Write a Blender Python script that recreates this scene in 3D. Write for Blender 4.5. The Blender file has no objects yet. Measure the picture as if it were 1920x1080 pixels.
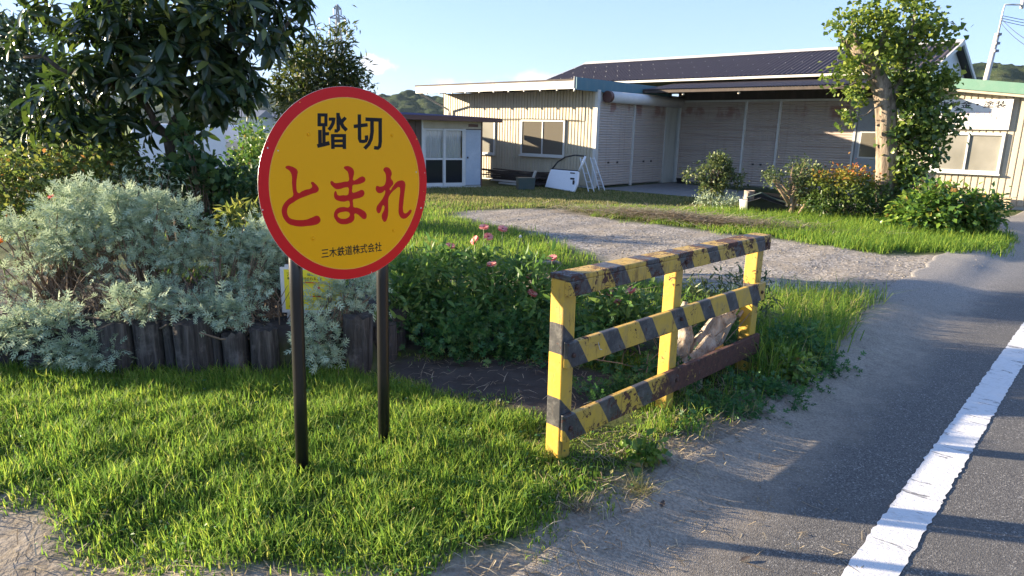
import bpy, math, random
import numpy as np
from mathutils import Matrix, Vector

rng = np.random.default_rng(7)
random.seed(7)
R = math.radians
scene = bpy.context.scene
COL = scene.collection

# ------------------------------------------------------------------ camera
CAM_H = 1.65
pitch, roll = R(13.05), R(1.25)
cr = Vector((1, 0, 0)); cu = Vector((0, math.sin(pitch), math.cos(pitch))); cf = Vector((0, math.cos(pitch), -math.sin(pitch)))
ax = cr * math.cos(roll) + cu * math.sin(roll)
ay = -cr * math.sin(roll) + cu * math.cos(roll)
cd = bpy.data.cameras.new('camera'); cam = bpy.data.objects.new('camera', cd); COL.objects.link(cam)
cam.matrix_world = Matrix(((ax.x, ay.x, -cf.x, 0), (ax.y, ay.y, -cf.y, 0), (ax.z, ay.z, -cf.z, CAM_H), (0, 0, 0, 1)))
cd.sensor_width = 36; cd.lens = 1275 / 1920 * 36; cd.clip_start = 0.05; cd.clip_end = 6000
scene.camera = cam
scene.render.resolution_x, scene.render.resolution_y = 1024, 576

# ------------------------------------------------------------------ light
SUN_EL = R(13.3)
SUN_AZ = math.atan2(-0.98, 0.20)          # from +Y towards +X
world = bpy.data.worlds.new('World'); scene.world = world; world.use_nodes = True
wn, wl = world.node_tree.nodes, world.node_tree.links
wn.clear()
w_out = wn.new('ShaderNodeOutputWorld'); w_bg = wn.new('ShaderNodeBackground')
w_sky = wn.new('ShaderNodeTexSky'); w_sky.sky_type = 'NISHITA'; w_sky.sun_disc = False
w_sky.sun_elevation = SUN_EL; w_sky.sun_rotation = SUN_AZ
w_sky.air_density = 1.0; w_sky.dust_density = 0.15; w_sky.ozone_density = 1.2; w_sky.altitude = 50
w_bg.inputs['Strength'].default_value = 0.10
wl.new(w_bg.outputs[0], w_out.inputs[0])
w_gam = wn.new('ShaderNodeGamma'); w_gam.inputs['Gamma'].default_value = 0.5      # the photograph's soft, flat tone of the sky
w_tint = wn.new('ShaderNodeVectorMath'); w_tint.operation = 'MULTIPLY'; w_tint.inputs[1].default_value = (0.78, 0.97, 1.46)
wl.new(w_sky.outputs[0], w_gam.inputs['Color']); wl.new(w_gam.outputs[0], w_tint.inputs[0])
sd = bpy.data.lights.new('sun', 'SUN'); sun = bpy.data.objects.new('sun', sd); COL.objects.link(sun)
sd.energy = 4.6; sd.angle = R(0.55); sd.color = (1.0, 0.83, 0.60)
sdir = Vector((math.sin(SUN_AZ) * math.cos(SUN_EL), math.cos(SUN_AZ) * math.cos(SUN_EL), math.sin(SUN_EL)))
sun.rotation_euler = sdir.to_track_quat('Z', 'Y').to_euler()
sun.location = sdir * 60
scene.view_settings.view_transform = 'Standard'; scene.view_settings.look = 'None'
scene.view_settings.exposure = 2.2; scene.view_settings.gamma = 1.0
scene.view_settings.use_curve_mapping = False
scene.cycles.max_bounces = 6; scene.cycles.transparent_max_bounces = 8

# small evening clouds low over the hills, by direction in the sky
tc = wn.new('ShaderNodeTexCoord')
nz = wn.new('ShaderNodeTexNoise'); nz.inputs['Scale'].default_value = 26; nz.inputs['Detail'].default_value = 7; nz.inputs['Roughness'].default_value = 0.6
wl.new(tc.outputs['Generated'], nz.inputs['Vector'])
def cloud_mask(direction, sx, sz, lo, hi):
    d = Vector(direction).normalized()
    sub = wn.new('ShaderNodeVectorMath'); sub.operation = 'SUBTRACT'; sub.inputs[1].default_value = d
    wl.new(tc.outputs['Generated'], sub.inputs[0])
    mul = wn.new('ShaderNodeVectorMath'); mul.operation = 'MULTIPLY'; mul.inputs[1].default_value = (1 / sx, 1 / sx, 1 / sz)
    wl.new(sub.outputs[0], mul.inputs[0])
    ln = wn.new('ShaderNodeVectorMath'); ln.operation = 'LENGTH'; wl.new(mul.outputs[0], ln.inputs[0])
    a = wn.new('ShaderNodeMath'); a.operation = 'MULTIPLY_ADD'; a.inputs[1].default_value = -0.42; a.inputs[2].default_value = 0.42
    wl.new(ln.outputs['Value'], a.inputs[0])
    b = wn.new('ShaderNodeMath'); b.operation = 'ADD'; wl.new(a.outputs[0], b.inputs[0]); wl.new(nz.outputs['Fac'], b.inputs[1])
    m = wn.new('ShaderNodeMapRange'); m.interpolation_type = 'SMOOTHSTEP'
    m.inputs['From Min'].default_value = lo; m.inputs['From Max'].default_value = hi
    wl.new(b.outputs[0], m.inputs['Value'])
    return m.outputs['Result']
masks = [cloud_mask((-0.19, 0.975, 0.083), 0.026, 0.017, 0.60, 0.76),
         cloud_mask((0.035, 0.99, 0.072), 0.10, 0.014, 0.60, 1.00),
         cloud_mask((-0.02, 0.99, 0.062), 0.16, 0.010, 0.62, 1.05)]
cur = masks[0]
for m in masks[1:]:
    mx = wn.new('ShaderNodeMath'); mx.operation = 'MAXIMUM'; wl.new(cur, mx.inputs[0]); wl.new(m, mx.inputs[1]); cur = mx.outputs[0]
cm = wn.new('ShaderNodeMath'); cm.operation = 'MULTIPLY'; cm.inputs[1].default_value = 0.8; wl.new(cur, cm.inputs[0])
wmix = wn.new('ShaderNodeMixRGB'); wmix.inputs['Color2'].default_value = (2.9, 2.85, 3.0, 1)
wl.new(cm.outputs[0], wmix.inputs['Fac']); wl.new(w_tint.outputs[0], wmix.inputs['Color1'])
wl.new(wmix.outputs[0], w_bg.inputs['Color'])

# ------------------------------------------------------------------ helpers: materials
def new_mat(name):
    m = bpy.data.materials.new(name); m.use_nodes = True
    nt = m.node_tree
    return m, nt, nt.nodes['Principled BSDF'], nt.nodes['Material Output']
def N(nt, t, **kw):
    n = nt.nodes.new(t)
    for k, v in kw.items():
        if k in n.inputs: n.inputs[k].default_value = v
        else: setattr(n, k, v)
    return n
def ramp(nt, src, stops):
    r = nt.nodes.new('ShaderNodeValToRGB'); e = r.color_ramp.elements
    while len(e) < len(stops): e.new(0.5)
    for i, (p, c) in enumerate(stops):
        e[i].position = p; e[i].color = (*c, 1) if len(c) == 3 else c
    nt.links.new(src, r.inputs[0]); return r.outputs[0]
def noise(nt, vec, scale, detail=5, rough=0.6, dist=0.0):
    n = N(nt, 'ShaderNodeTexNoise', Scale=scale, Detail=detail, Roughness=rough, Distortion=dist)
    if vec is not None: nt.links.new(vec, n.inputs['Vector'])
    return n.outputs['Fac']
def mixc(nt, fac, a, b, mode='MIX'):
    n = nt.nodes.new('ShaderNodeMixRGB'); n.blend_type = mode
    for s, v in ((n.inputs[0], fac), (n.inputs[1], a), (n.inputs[2], b)):
        if isinstance(v, (int, float)): s.default_value = v
        elif isinstance(v, tuple): s.default_value = (*v, 1) if len(v) == 3 else v
        else: nt.links.new(v, s)
    return n.outputs[0]
def math_(nt, op, a, b=None, c=None, clamp=False):
    n = nt.nodes.new('ShaderNodeMath'); n.operation = op; n.use_clamp = clamp
    for s, v in zip(n.inputs, (a, b, c)):
        if v is None: continue
        if isinstance(v, (int, float)): s.default_value = v
        else: nt.links.new(v, s)
    return n.outputs[0]
def smooth(nt, v, lo, hi):
    n = nt.nodes.new('ShaderNodeMapRange'); n.interpolation_type = 'SMOOTHSTEP'
    n.inputs['From Min'].default_value = lo; n.inputs['From Max'].default_value = hi
    nt.links.new(v, n.inputs['Value']); return n.outputs['Result']
def bump(nt, bsdf, h, strength=0.3, dist=0.02):
    b = N(nt, 'ShaderNodeBump', Strength=strength, Distance=dist)
    nt.links.new(h, b.inputs['Height']); nt.links.new(b.outputs[0], bsdf.inputs['Normal'])
def objvec(nt): return nt.nodes.new('ShaderNodeTexCoord').outputs['Object']
def worldpos(nt): return nt.nodes.new('ShaderNodeNewGeometry').outputs['Position']
def scaled(nt, vec, s):
    n = nt.nodes.new('ShaderNodeVectorMath'); n.operation = 'MULTIPLY'; n.inputs[1].default_value = s
    nt.links.new(vec, n.inputs[0]); return n.outputs[0]
def sep(nt, vec):
    n = nt.nodes.new('ShaderNodeSeparateXYZ'); nt.links.new(vec, n.inputs[0]); return n.outputs
def attr(nt, name):
    n = nt.nodes.new('ShaderNodeAttribute'); n.attribute_name = name; return n.outputs['Fac']

def paint(name, col, rough=0.5, metal=0.0, dirt=(0.12, 0.10, 0.08), amount=0.25, scale=6.0, bmp=0.05, streak=False, spec=0.5):
    m, nt, b, o = new_mat(name)
    v = objvec(nt)
    vs = scaled(nt, v, (1, 1, 0.15)) if streak else v
    n1 = noise(nt, vs, scale, 6, 0.65); n2 = noise(nt, v, scale * 9, 3)
    fac = math_(nt, 'MULTIPLY', smooth(nt, n1, 0.42, 0.80), amount)
    c = mixc(nt, fac, col, dirt)
    if bmp: c = mixc(nt, 0.10, c, ramp(nt, n2, [(0.3, (0.3, 0.3, 0.3)), (0.7, (0.9, 0.9, 0.9))]), 'OVERLAY')
    nt.links.new(c, b.inputs['Base Color']); b.inputs['Roughness'].default_value = rough; b.inputs['Metallic'].default_value = metal
    b.inputs['Specular IOR Level'].default_value = spec
    if bmp: bump(nt, b, n2, bmp, 0.005)
    return m
def leaf_mat(name, stops, rough=0.45, transl=0.35, tcol=None, spec=0.5):
    m, nt, b, o = new_mat(name)
    c = ramp(nt, attr(nt, 'rnd'), stops)
    nt.links.new(c, b.inputs['Base Color']); b.inputs['Roughness'].default_value = rough
    b.inputs['Specular IOR Level'].default_value = spec
    t = nt.nodes.new('ShaderNodeBsdfTranslucent')
    if tcol: nt.links.new(mixc(nt, 1.0, c, tcol, 'MULTIPLY'), t.inputs['Color'])
    else: nt.links.new(c, t.inputs['Color'])
    mx = N(nt, 'ShaderNodeMixShader'); mx.inputs[0].default_value = transl
    nt.links.new(b.outputs[0], mx.inputs[1]); nt.links.new(t.outputs[0], mx.inputs[2]); nt.links.new(mx.outputs[0], o.inputs['Surface'])
    return m

# ------------------------------------------------------------------ helpers: geometry
class G:
    def __init__(s): s.v = []; s.f = []; s.n = 0; s.a = []
    def add(s, V, F, rnd=0.5):
        V = np.asarray(V, float).reshape(-1, 3)
        if isinstance(F, np.ndarray): s.f.append(F + s.n)
        else:
            by = {}
            for q in F: by.setdefault(len(q), []).append(q)
            for q in by.values(): s.f.append(np.array(q, int) + s.n)
        s.v.append(V); s.a.append(np.full(len(V), rnd) if np.isscalar(rnd) else np.asarray(rnd)); s.n += len(V)
        return s
    def box(s, c, d, M=None, rnd=0.5, taper=1.0):
        x, y, z = np.array(d) / 2
        V = np.array([(-x, -y, -z), (x, -y, -z), (x, y, -z), (-x, y, -z), (-x * taper, -y * taper, z), (x * taper, -y * taper, z), (x * taper, y * taper, z), (-x * taper, y * taper, z)])
        if M is not None: V = V @ np.array(M).T
        return s.add(V + np.array(c), [(0, 3, 2, 1), (4, 5, 6, 7), (0, 1, 5, 4), (1, 2, 6, 5), (2, 3, 7, 6), (3, 0, 4, 7)], rnd)
    def span(s, a, b, rnd=0.5):
        a, b = np.array(a, float), np.array(b, float)
        return s.box((a + b) / 2, np.abs(b - a), rnd=rnd)
    def tube(s, pts, rad, n=8, cap=True, jit=0.0, rnd=0.5, groove=0.0):
        pts = np.asarray(pts, float); k = len(pts)
        rad = np.full(k, rad) if np.isscalar(rad) else np.asarray(rad, float)
        T = np.gradient(pts, axis=0); T /= np.linalg.norm(T, axis=1)[:, None] + 1e-9
        ref = np.array([0, 0, 1.0]) if abs(T[0, 2]) < 0.9 else np.array([1.0, 0, 0])
        V = []
        a = np.linspace(0, 2 * np.pi, n, endpoint=False)
        A = np.cross(T[0], ref); A /= np.linalg.norm(A)
        gr = 1 + groove * (np.sin(5 * a + 1.3) * .5 + .6 * np.sin(9 * a + .4) + .5 * np.sin(14 * a + 2.2)) if groove else 1
        for i in range(k):
            A = A - T[i] * (A @ T[i]); A /= np.linalg.norm(A) + 1e-9
            B = np.cross(T[i], A)
            rr = gr * rad[i] * (1 + (jit * rng.normal(size=n) if jit else 0))
            V.append(pts[i] + np.outer(np.cos(a) * rr, A) + np.outer(np.sin(a) * rr, B))
        V = np.concatenate(V)
        i = np.arange(k - 1)[:, None] * n; j = np.arange(n)[None]; j2 = (j + 1) % n
        F = np.stack([i + j, i + j2, i + n + j2, i + n + j], -1).reshape(-1, 4)
        s.add(V, F, rnd)
        if cap:
            s.f.append(np.array([np.arange(n)[::-1] + s.n - len(V)])); s.f.append(np.array([np.arange(n) + s.n - n]))
        return s
    def prism(s, poly, M, depth, rnd=0.5):
        """closed 2-D outline (x, y) -> solid of thickness depth along local z, placed by the 4x4 M"""
        n = len(poly)
        V = np.array([(x, y, 0, 1) for x, y in poly] + [(x, y, depth, 1) for x, y in poly]) @ np.array(M).T
        F = [tuple(range(n))[::-1], tuple(range(n, 2 * n))] + [(i, (i + 1) % n, n + (i + 1) % n, n + i) for i in range(n)]
        return s.add(V[:, :3], F, rnd)
    def mesh(s, name, mat, smooth_=False):
        me = bpy.data.meshes.new(name)
        V = np.concatenate(s.v); A = np.concatenate(s.a)
        me.vertices.add(len(V)); me.vertices.foreach_set('co', V.astype(np.float32).ravel())
        ls = np.concatenate([f.ravel() for f in s.f]); cnt = np.concatenate([np.full(len(f), f.shape[1]) for f in s.f])
        me.loops.add(len(ls)); me.loops.foreach_set('vertex_index', ls.astype(np.int32))
        me.polygons.add(len(cnt)); me.polygons.foreach_set('loop_start', np.concatenate([[0], np.cumsum(cnt)[:-1]]).astype(np.int32))
        me.polygons.foreach_set('use_smooth', np.full(len(cnt), smooth_))
        at = me.attributes.new('rnd', 'FLOAT', 'POINT'); at.data.foreach_set('value', A.astype(np.float32))
        me.update(calc_edges=True)
        if mat: me.materials.append(mat)
        return me
    def build(s, name, mat, parent=None, smooth_=False, **kw):
        return link(name, s.mesh(name, mat, smooth_), parent, **kw)
def link(name, data, parent=None, label=None, cat=None, group=None, kind=None, loc=None, M=None):
    o = bpy.data.objects.new(name, data); COL.objects.link(o)
    if parent is not None: o.parent = parent
    if loc is not None: o.location = loc
    if M is not None: o.matrix_local = M
    if label: o['label'] = label
    if cat: o['category'] = cat
    if group: o['group'] = group
    if kind: o['kind'] = kind
    return o
def thing(name, label, cat, loc=(0, 0, 0), rz=0.0, group=None):
    o = link(name, None, None, label, cat, group, loc=loc); o.rotation_euler = (0, 0, rz); o.empty_display_size = 0.2
    return o
def frame(origin, x, y, z):
    return Matrix(((x[0], y[0], z[0], origin[0]), (x[1], y[1], z[1], origin[1]), (x[2], y[2], z[2], origin[2]), (0, 0, 0, 1)))
def bevel(o, w=0.004, seg=1):
    m = o.modifiers.new('edge', 'BEVEL'); m.width = w; m.segments = seg; m.limit_method = 'ANGLE'
    return o
def text_mesh(body, x0, y0, x1, y1, mat, bold=0.0, depth=0.0012):
    """lettering fitted into the rectangle, lying in the local xy plane"""
    c = bpy.data.curves.new('lettering', 'FONT'); c.body = body; c.size = 1.0; c.offset = bold; c.resolution_u = 3
    t = bpy.data.objects.new('lettering', c); COL.objects.link(t)
    dg = bpy.context.evaluated_depsgraph_get(); dg.update()
    me = bpy.data.meshes.new_from_object(t.evaluated_get(dg))
    bpy.data.objects.remove(t); bpy.data.curves.remove(c)
    n = len(me.vertices); co = np.empty(n * 3, np.float32); me.vertices.foreach_get('co', co); co = co.reshape(-1, 3)
    lo, hi = co[:, :2].min(0), co[:, :2].max(0)
    co[:, 0] = x0 + (co[:, 0] - lo[0]) / (hi[0] - lo[0]) * (x1 - x0)
    co[:, 1] = y0 + (co[:, 1] - lo[1]) / (hi[1] - lo[1]) * (y1 - y0)
    co[:, 2] = depth
    me.vertices.foreach_set('co', co.ravel()); me.materials.clear(); me.materials.append(mat); me.update()
    return me
def curve_mesh(polys, mat, depth=0.0012, scale=0.001):
    c = bpy.data.curves.new('brush', 'CURVE'); c.dimensions = '2D'; c.fill_mode = 'BOTH'; c.resolution_u = 4
    for p in polys:
        sp = c.splines.new('BEZIER'); sp.bezier_points.add(len(p) - 1); sp.use_cyclic_u = True
        for b, (x, y) in zip(sp.bezier_points, p):
            b.co = (x * scale, y * scale, 0); b.handle_left_type = b.handle_right_type = 'AUTO'
    t = bpy.data.objects.new('brush', c); COL.objects.link(t)
    dg = bpy.context.evaluated_depsgraph_get(); dg.update()
    me = bpy.data.meshes.new_from_object(t.evaluated_get(dg))
    bpy.data.objects.remove(t); bpy.data.curves.remove(c)
    for v in me.vertices: v.co.z = depth
    me.materials.clear(); me.materials.append(mat); me.update()
    return me

# leaves -----------------------------------------------------------
def unit(a): return a / (np.linalg.norm(a, axis=-1, keepdims=True) + 1e-9)
def strip_leaf(xs, ws, fold=0.12, droop=0.3):
    V = []; F = []
    for x, w in zip(xs, ws):
        z = -droop * x * x
        V += [(x, -w, z + fold * w), (x, 0, z), (x, w, z + fold * w)]
    for i in range(len(xs) - 1):
        a = 3 * i
        F += [(a, a + 3, a + 4, a + 1), (a + 1, a + 4, a + 5, a + 2)]
    return np.array(V, float), np.array(F, int)
LANCE = strip_leaf([0, .12, .35, .65, .88, 1], [.012, .07, .135, .14, .08, .005], 0.35, 0.35)
OVATE = (np.array([(0, 0, 0), (.45, -.33, .07), (.45, .33, .07), (1, 0, -.1)], float), np.array([(0, 1, 3), (0, 3, 2)], int))
NARROW = (np.array([(0, 0, 0), (.4, -.13, .04), (.4, .13, .04), (1, 0, -.12)], float), np.array([(0, 1, 3), (0, 3, 2)], int))
FANLEAF = (np.array([(0, 0, 0), (.75, -.5, .05), (1, 0, -.05), (.75, .5, .05)], float), np.array([(0, 1, 2), (0, 2, 3)], int))
def pinnate(lobes, width=0.07):
    V = []; F = []
    def lobe(b, d, L):
        b = np.array(b); d = np.array(d, float); d /= np.linalg.norm(d); p = np.array([-d[1], d[0], 0])
        k = len(V); V.extend([b, b + d * L * .5 + p * width, b + d * L + np.array([0, 0, -.08 * L]), b + d * L * .5 - p * width]); F.append((k, k + 1, k + 2, k + 3))
    for x, L, a in lobes:
        lobe((x, 0, 0), (math.cos(a), math.sin(a), .15), L); lobe((x, 0, 0), (math.cos(a), -math.sin(a), .15), L)
    lobe((0, 0, 0), (1, 0, 0.02), 1.0)
    return np.array(V), np.array(F)
SILVER = pinnate([(.18, .34, 1.0), (.40, .42, .85), (.62, .36, .7)], 0.055)
HERB = pinnate([(.25, .45, .95), (.55, .42, .75)], 0.10)
def place(tmpl, P, D, Nn, S, W=None, rnd=None):
    TV, TF = tmpl; n = len(P)
    D = unit(D); Y = unit(np.cross(Nn, D)); Z = np.cross(D, Y)
    S = np.broadcast_to(S, n)[:, None, None]; W = S if W is None else S * np.broadcast_to(W, n)[:, None, None]
    V = P[:, None] + D[:, None] * TV[None, :, 0:1] * S + Y[:, None] * TV[None, :, 1:2] * W + Z[:, None] * TV[None, :, 2:3] * S
    F = TF[None] + (np.arange(n) * len(TV))[:, None, None]
    r = rng.random(n) if rnd is None else np.broadcast_to(rnd, n)
    return V.reshape(-1, 3), F.reshape(-1, TF.shape[1]), np.repeat(r, len(TV))
def sph(n):
    v = rng.normal(size=(n, 3)); return unit(v)
def cloud(blobs, n, k=60, sig=0.12, shell=0.45, zmin=None):
    """leaf positions in clumps spread through ellipsoids [(centre, (rx, ry, rz))]; gives positions and outward directions"""
    vol = np.array([b[1][0] * b[1][1] * b[1][2] for b in blobs]) ** 0.7
    ci = rng.choice(len(blobs), size=k, p=vol / vol.sum())
    C = np.array([b[0] for b in blobs]); Rr = np.array([b[1] for b in blobs])
    d = sph(k); r = (shell + (1 - shell) * rng.random(k) ** 0.6)[:, None]
    cen = C[ci] + d * Rr[ci] * r
    li = rng.integers(0, k, n)
    P = cen[li] + rng.normal(size=(n, 3)) * sig * (0.6 + 0.8 * rng.random(k))[li][:, None]
    O = unit((P - C[ci[li]]) / Rr[ci[li]] + 1e-6)
    if zmin is not None:
        ok = P[:, 2] > zmin; P, O, li = P[ok], O[ok], li[ok]
    return P, O, li, cen
def cam_dist(P): return np.linalg.norm(P - np.array([0, 0, CAM_H]), axis=1)
def foliage(parent, mat, tmpl, P, O, S, up=0.5, spread=0.9, name='foliage', rnd=None, big=0, big_name='leaf', W=None, kind=None):
    n = len(P)
    D = unit(O * 0.8 + sph(n) * spread + np.array([0, 0, -0.1]))
    Nn = unit(sph(n) * 0.7 + np.array([0, 0, up]) + O * 0.4)
    S = S * (0.65 + 0.7 * rng.random(n))
    rnd = rng.random(n) if rnd is None else rnd
    g = G(); idx = np.arange(n)
    if big:
        order = np.argsort(cam_dist(P)); bi = order[:big]; idx = order[big:]
        vs = []
        for q in range(5):
            t = G(); t.add(tmpl[0], tmpl[1], q / 4); vs.append(t.mesh(big_name, mat, True))
        for i in bi:
            d = D[i]; y = unit(np.cross(Nn[i], d)); z = np.cross(d, y); s = S[i]
            link(big_name, vs[min(4, int(rnd[i] * 5))], parent, M=frame(P[i], d * s, y * s, z * s))
    g.add(*place(tmpl, P[idx], D[idx], Nn[idx], S[idx], W, rnd[idx]))
    return g.build(name, mat, parent, True, kind=kind)
def branch_pts(a, b, n=6, wob=0.05):
    a, b = np.array(a, float), np.array(b, float); t = np.linspace(0, 1, n)[:, None]
    p = a + (b - a) * t; w = rng.normal(size=(n, 3)) * wob; w[0] = w[-1] = 0
    return p + w

# ------------------------------------------------------------------ terrain
T_DIR = np.array([0.70, 0.714]); P_DIR = np.array([0.714, -0.70]); B0 = np.array([0.222, 3.143])   # barrier line and its normal to the road
RD = np.array([math.sin(R(42.4)), math.cos(R(42.4))]); RP = np.array([RD[1], -RD[0]]); R0 = np.array([1.4975, 2.459])    # edge line of the road
def sstep(v, a, b):
    t = np.clip((v - a) / (b - a), 0, 1); return t * t * (3 - 2 * t)
def lump(x, y, f=1.0):
    return (np.sin(x * 3.1 * f + 1.3 * np.sin(y * 2.3 * f)) + np.sin(y * 4.3 * f + 1.1 * np.sin(x * 3.7 * f + 2)) + 0.6 * np.sin(x * 7.9 * f - y * 6.1 * f)) / 2.6
def zg(x, y):
    x = np.asarray(x, float); y = np.asarray(y, float)
    rp = (x - R0[0]) * RP[0] + (y - R0[1]) * RP[1]          # 0 on the white line, negative on the verge
    road = sstep(rp, -1.15, -0.62)
    z = -0.10 * road + 0.018 * lump(x, y) * (1 - road) * np.exp(-np.maximum(0, y - 15) * .2)
    bed = sstep(x, -7.5, -6.5) * sstep(-x, 0.85, 1.1) * sstep(y, 4.46, 4.56) * sstep(-y, -7.2, -6.4)
    z = z + bed * (0.26 + 0.03 * lump(x, y, 1.7))
    front = sstep(-y, -2.75, -2.35) * sstep(-x, 1.0, 1.6)
    return z - 0.05 * front
def poly_sd(x, y, poly):
    """signed distance to a polygon, positive inside"""
    p = np.array(poly, float); q = np.roll(p, -1, 0); X = np.stack([x, y], -1)
    d = np.full(x.shape, 1e9); ins = np.zeros(x.shape, bool)
    for a, b in zip(p, q):
        e = b - a; w = X - a; t = np.clip((w @ e) / (e @ e), 0, 1)
        d = np.minimum(d, np.linalg.norm(w - t[..., None] * e, axis=-1))
        c = (a[1] > y) != (b[1] > y)
        with np.errstate(divide='ignore', invalid='ignore'):
            ins ^= c & (x < (b[0] - a[0]) * (y - a[1]) / (b[1] - a[1] + 1e-12) + a[0])
    return np.where(ins, d, -d)
GRAVEL = [(-1.0, 14.2), (1.0, 14.9), (2.0, 13.1), (4.2, 11.1), (5.4, 9.8), (7.4, 10.0), (9.0, 11.8), (13, 16), (18, 16), (13, 8), (8, 4.5), (4.2, 6.4), (3.4, 6.7), (2.5, 6.9), (1.75, 7.5), (1.5, 8.4), (1.05, 9.3), (.7, 10.2), (0.1, 11.6), (-1.2, 13.2)]
SOIL = [(-1.0, 4.75), (0.1, 4.85), (0.9, 4.4), (0.5, 3.6), (0.2, 3.75), (-0.15, 4.0), (-0.6, 4.25), (-0.95, 4.55)]
DIRT = [(-4, 2.62), (-2.35, 2.70), (-2.08, 2.58), (-1.8, 2.36), (-1.45, 2.27), (-0.9, 2.17), (-0.35, 2.22), (0.08, 2.44), (0.38, 2.72), (0.66, 2.96), (0.86, 3.28), (1.15, 3.7), (1.8, 4.35), (2.35, 4.85), (3.0, 5.7), (3.5, 6.4), (5, 6.4), (3, 3), (1.5, 1), (-6, 1)]
APRON = [(2.4, 20.4), (2.9, 20.3), (9.3, 14.4), (10.6, 15.4), (7.5, 19.9), (5.5, 24.0)]
YARD = [(8.3, 12.3), (9.3, 14.3), (11, 15.5), (18, 12), (14, 9.5), (9.5, 11.5)]
BARE = [(1.5, 17.0), (6.5, 15.6), (7.2, 14.8), (5.5, 14.9), (3.0, 16.0)]
C_AX = R(42.0)
Uw = np.array([math.cos(C_AX), -math.sin(C_AX)]); Vw = np.array([math.sin(C_AX), math.cos(C_AX)]); C0 = np.array([2.313, 20.66])
def bw(u, v): p = C0 + Uw * u + Vw * v; return float(p[0]), float(p[1])

fine_x = np.arange(-7.5, 15.0, 0.07); fine_y = np.arange(0.6, 26.0, 0.07)
def extend(a, lo, hi):
    L = []; s = 0.4; v = a[0]
    while v > lo: v -= s; s *= 1.45; L.append(v)
    H = []; s = 0.4; v = a[-1]
    while v < hi: v += s; s *= 1.45; H.append(v)
    return np.concatenate([np.array(L[::-1]), a, np.array(H)])
gx, gy = extend(fine_x, -2600, 2600), extend(fine_y, -60, 3200)
GX, GY = np.meshgrid(gx, gy, indexing='ij')
GRP = (GX - R0[0]) * RP[0] + (GY - R0[1]) * RP[1]
GZ = zg(GX, GY) + 0.0025 * rng.normal(size=GX.shape) * (np.abs(GX) < 8) * (GY < 12) * (GRP < -.9)
def flatp(p): return np.stack([p[..., 0].ravel(), p[..., 1].ravel()], -1)
gv = np.stack([GX, GY, GZ], -1).reshape(-1, 3)
nx, ny = len(gx), len(gy)
ii, jj = np.meshgrid(np.arange(nx - 1), np.arange(ny - 1), indexing='ij'); q0 = (ii * ny + jj).ravel()
gg = G(); gg.add(gv, np.stack([q0, q0 + ny, q0 + ny + 1, q0 + 1], -1))

m_ground, nt, b, o = new_mat('ground')
pv = worldpos(nt)
wob = math_(nt, 'MULTIPLY', math_(nt, 'SUBTRACT', noise(nt, pv, 2.3, 6, 0.7), 0.5), 0.55)
fineN = noise(nt, pv, 38, 4, 0.7); midN = noise(nt, pv, 5.5, 5, 0.65); bigN = noise(nt, pv, 0.7, 4)
grassy = ramp(nt, midN, [(0.30, (0.030, 0.042, 0.012)), (0.55, (0.055, 0.075, 0.020)), (0.75, (0.11, 0.10, 0.045))])
far_grass = ramp(nt, bigN, [(0.35, (0.10, 0.16, 0.03)), (0.65, (0.16, 0.20, 0.05))])
far = smooth(nt, sep(nt, pv)[1], 25, 45)
grassy = mixc(nt, far, grassy, far_grass)
vor = N(nt, 'ShaderNodeTexVoronoi', Scale=34.0); nt.links.new(pv, vor.inputs['Vector'])
grav = ramp(nt, vor.outputs['Color'], [(0.15, (0.11, 0.10, 0.088)), (0.5, (0.27, 0.245, 0.215)), (0.9, (0.44, 0.40, 0.35))])
grav = mixc(nt, math_(nt, 'MULTIPLY', smooth(nt, noise(nt, pv, 1.6, 6, .7), 0.42, 0.62), .8), grav, (0.25, 0.215, 0.17))
dirt = ramp(nt, midN, [(0.25, (0.145, 0.115, 0.085)), (0.5, (0.24, 0.20, 0.15)), (0.8, (0.33, 0.28, 0.215))])
dirt = mixc(nt, 0.25, dirt, ramp(nt, fineN, [(0.35, (0.05, 0.045, 0.04)), (0.65, (0.5, 0.46, 0.40))]))
soil = ramp(nt, midN, [(0.3, (0.040, 0.034, 0.030)), (0.6, (0.060, 0.053, 0.048)), (0.85, (0.11, 0.095, 0.08))])
conc = ramp(nt, midN, [(0.3, (0.17, 0.165, 0.16)), (0.7, (0.25, 0.245, 0.235))])
def wt(nm, lo=-0.06, hi=0.06): return smooth(nt, math_(nt, 'ADD', attr(nt, nm), wob), lo, hi)
c = mixc(nt, wt('gravel', -0.2, 0.2), grassy, grav)
c = mixc(nt, wt('bare', -0.3, 0.3), c, mixc(nt, 0.5, grassy, (0.27, 0.23, 0.16)))
c = mixc(nt, wt('yard'), c, mixc(nt, 0.5, conc, dirt))
c = mixc(nt, smooth(nt, math_(nt, 'ADD', attr(nt, 'apron'), math_(nt, 'MULTIPLY', wob, 0.3)), -0.03, 0.03), c, conc)
c = mixc(nt, wt('dirt', -0.08, 0.08), c, dirt)
c = mixc(nt, wt('soil', -0.10, 0.10), c, soil)
nt.links.new(c, b.inputs['Base Color']); b.inputs['Roughness'].default_value = 0.95; b.inputs['Specular IOR Level'].default_value = 0.2
hh = math_(nt, 'ADD', math_(nt, 'MULTIPLY', vor.outputs['Distance'], 0.6), math_(nt, 'ADD', fineN, math_(nt, 'MULTIPLY', midN, 1.5)))
bump(nt, b, hh, 0.45, 0.012)
gme = gg.mesh('ground', m_ground, True)
fx, fy = GX.ravel(), GY.ravel()
near = (np.abs(fx) < 25) & (fy < 40)
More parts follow.
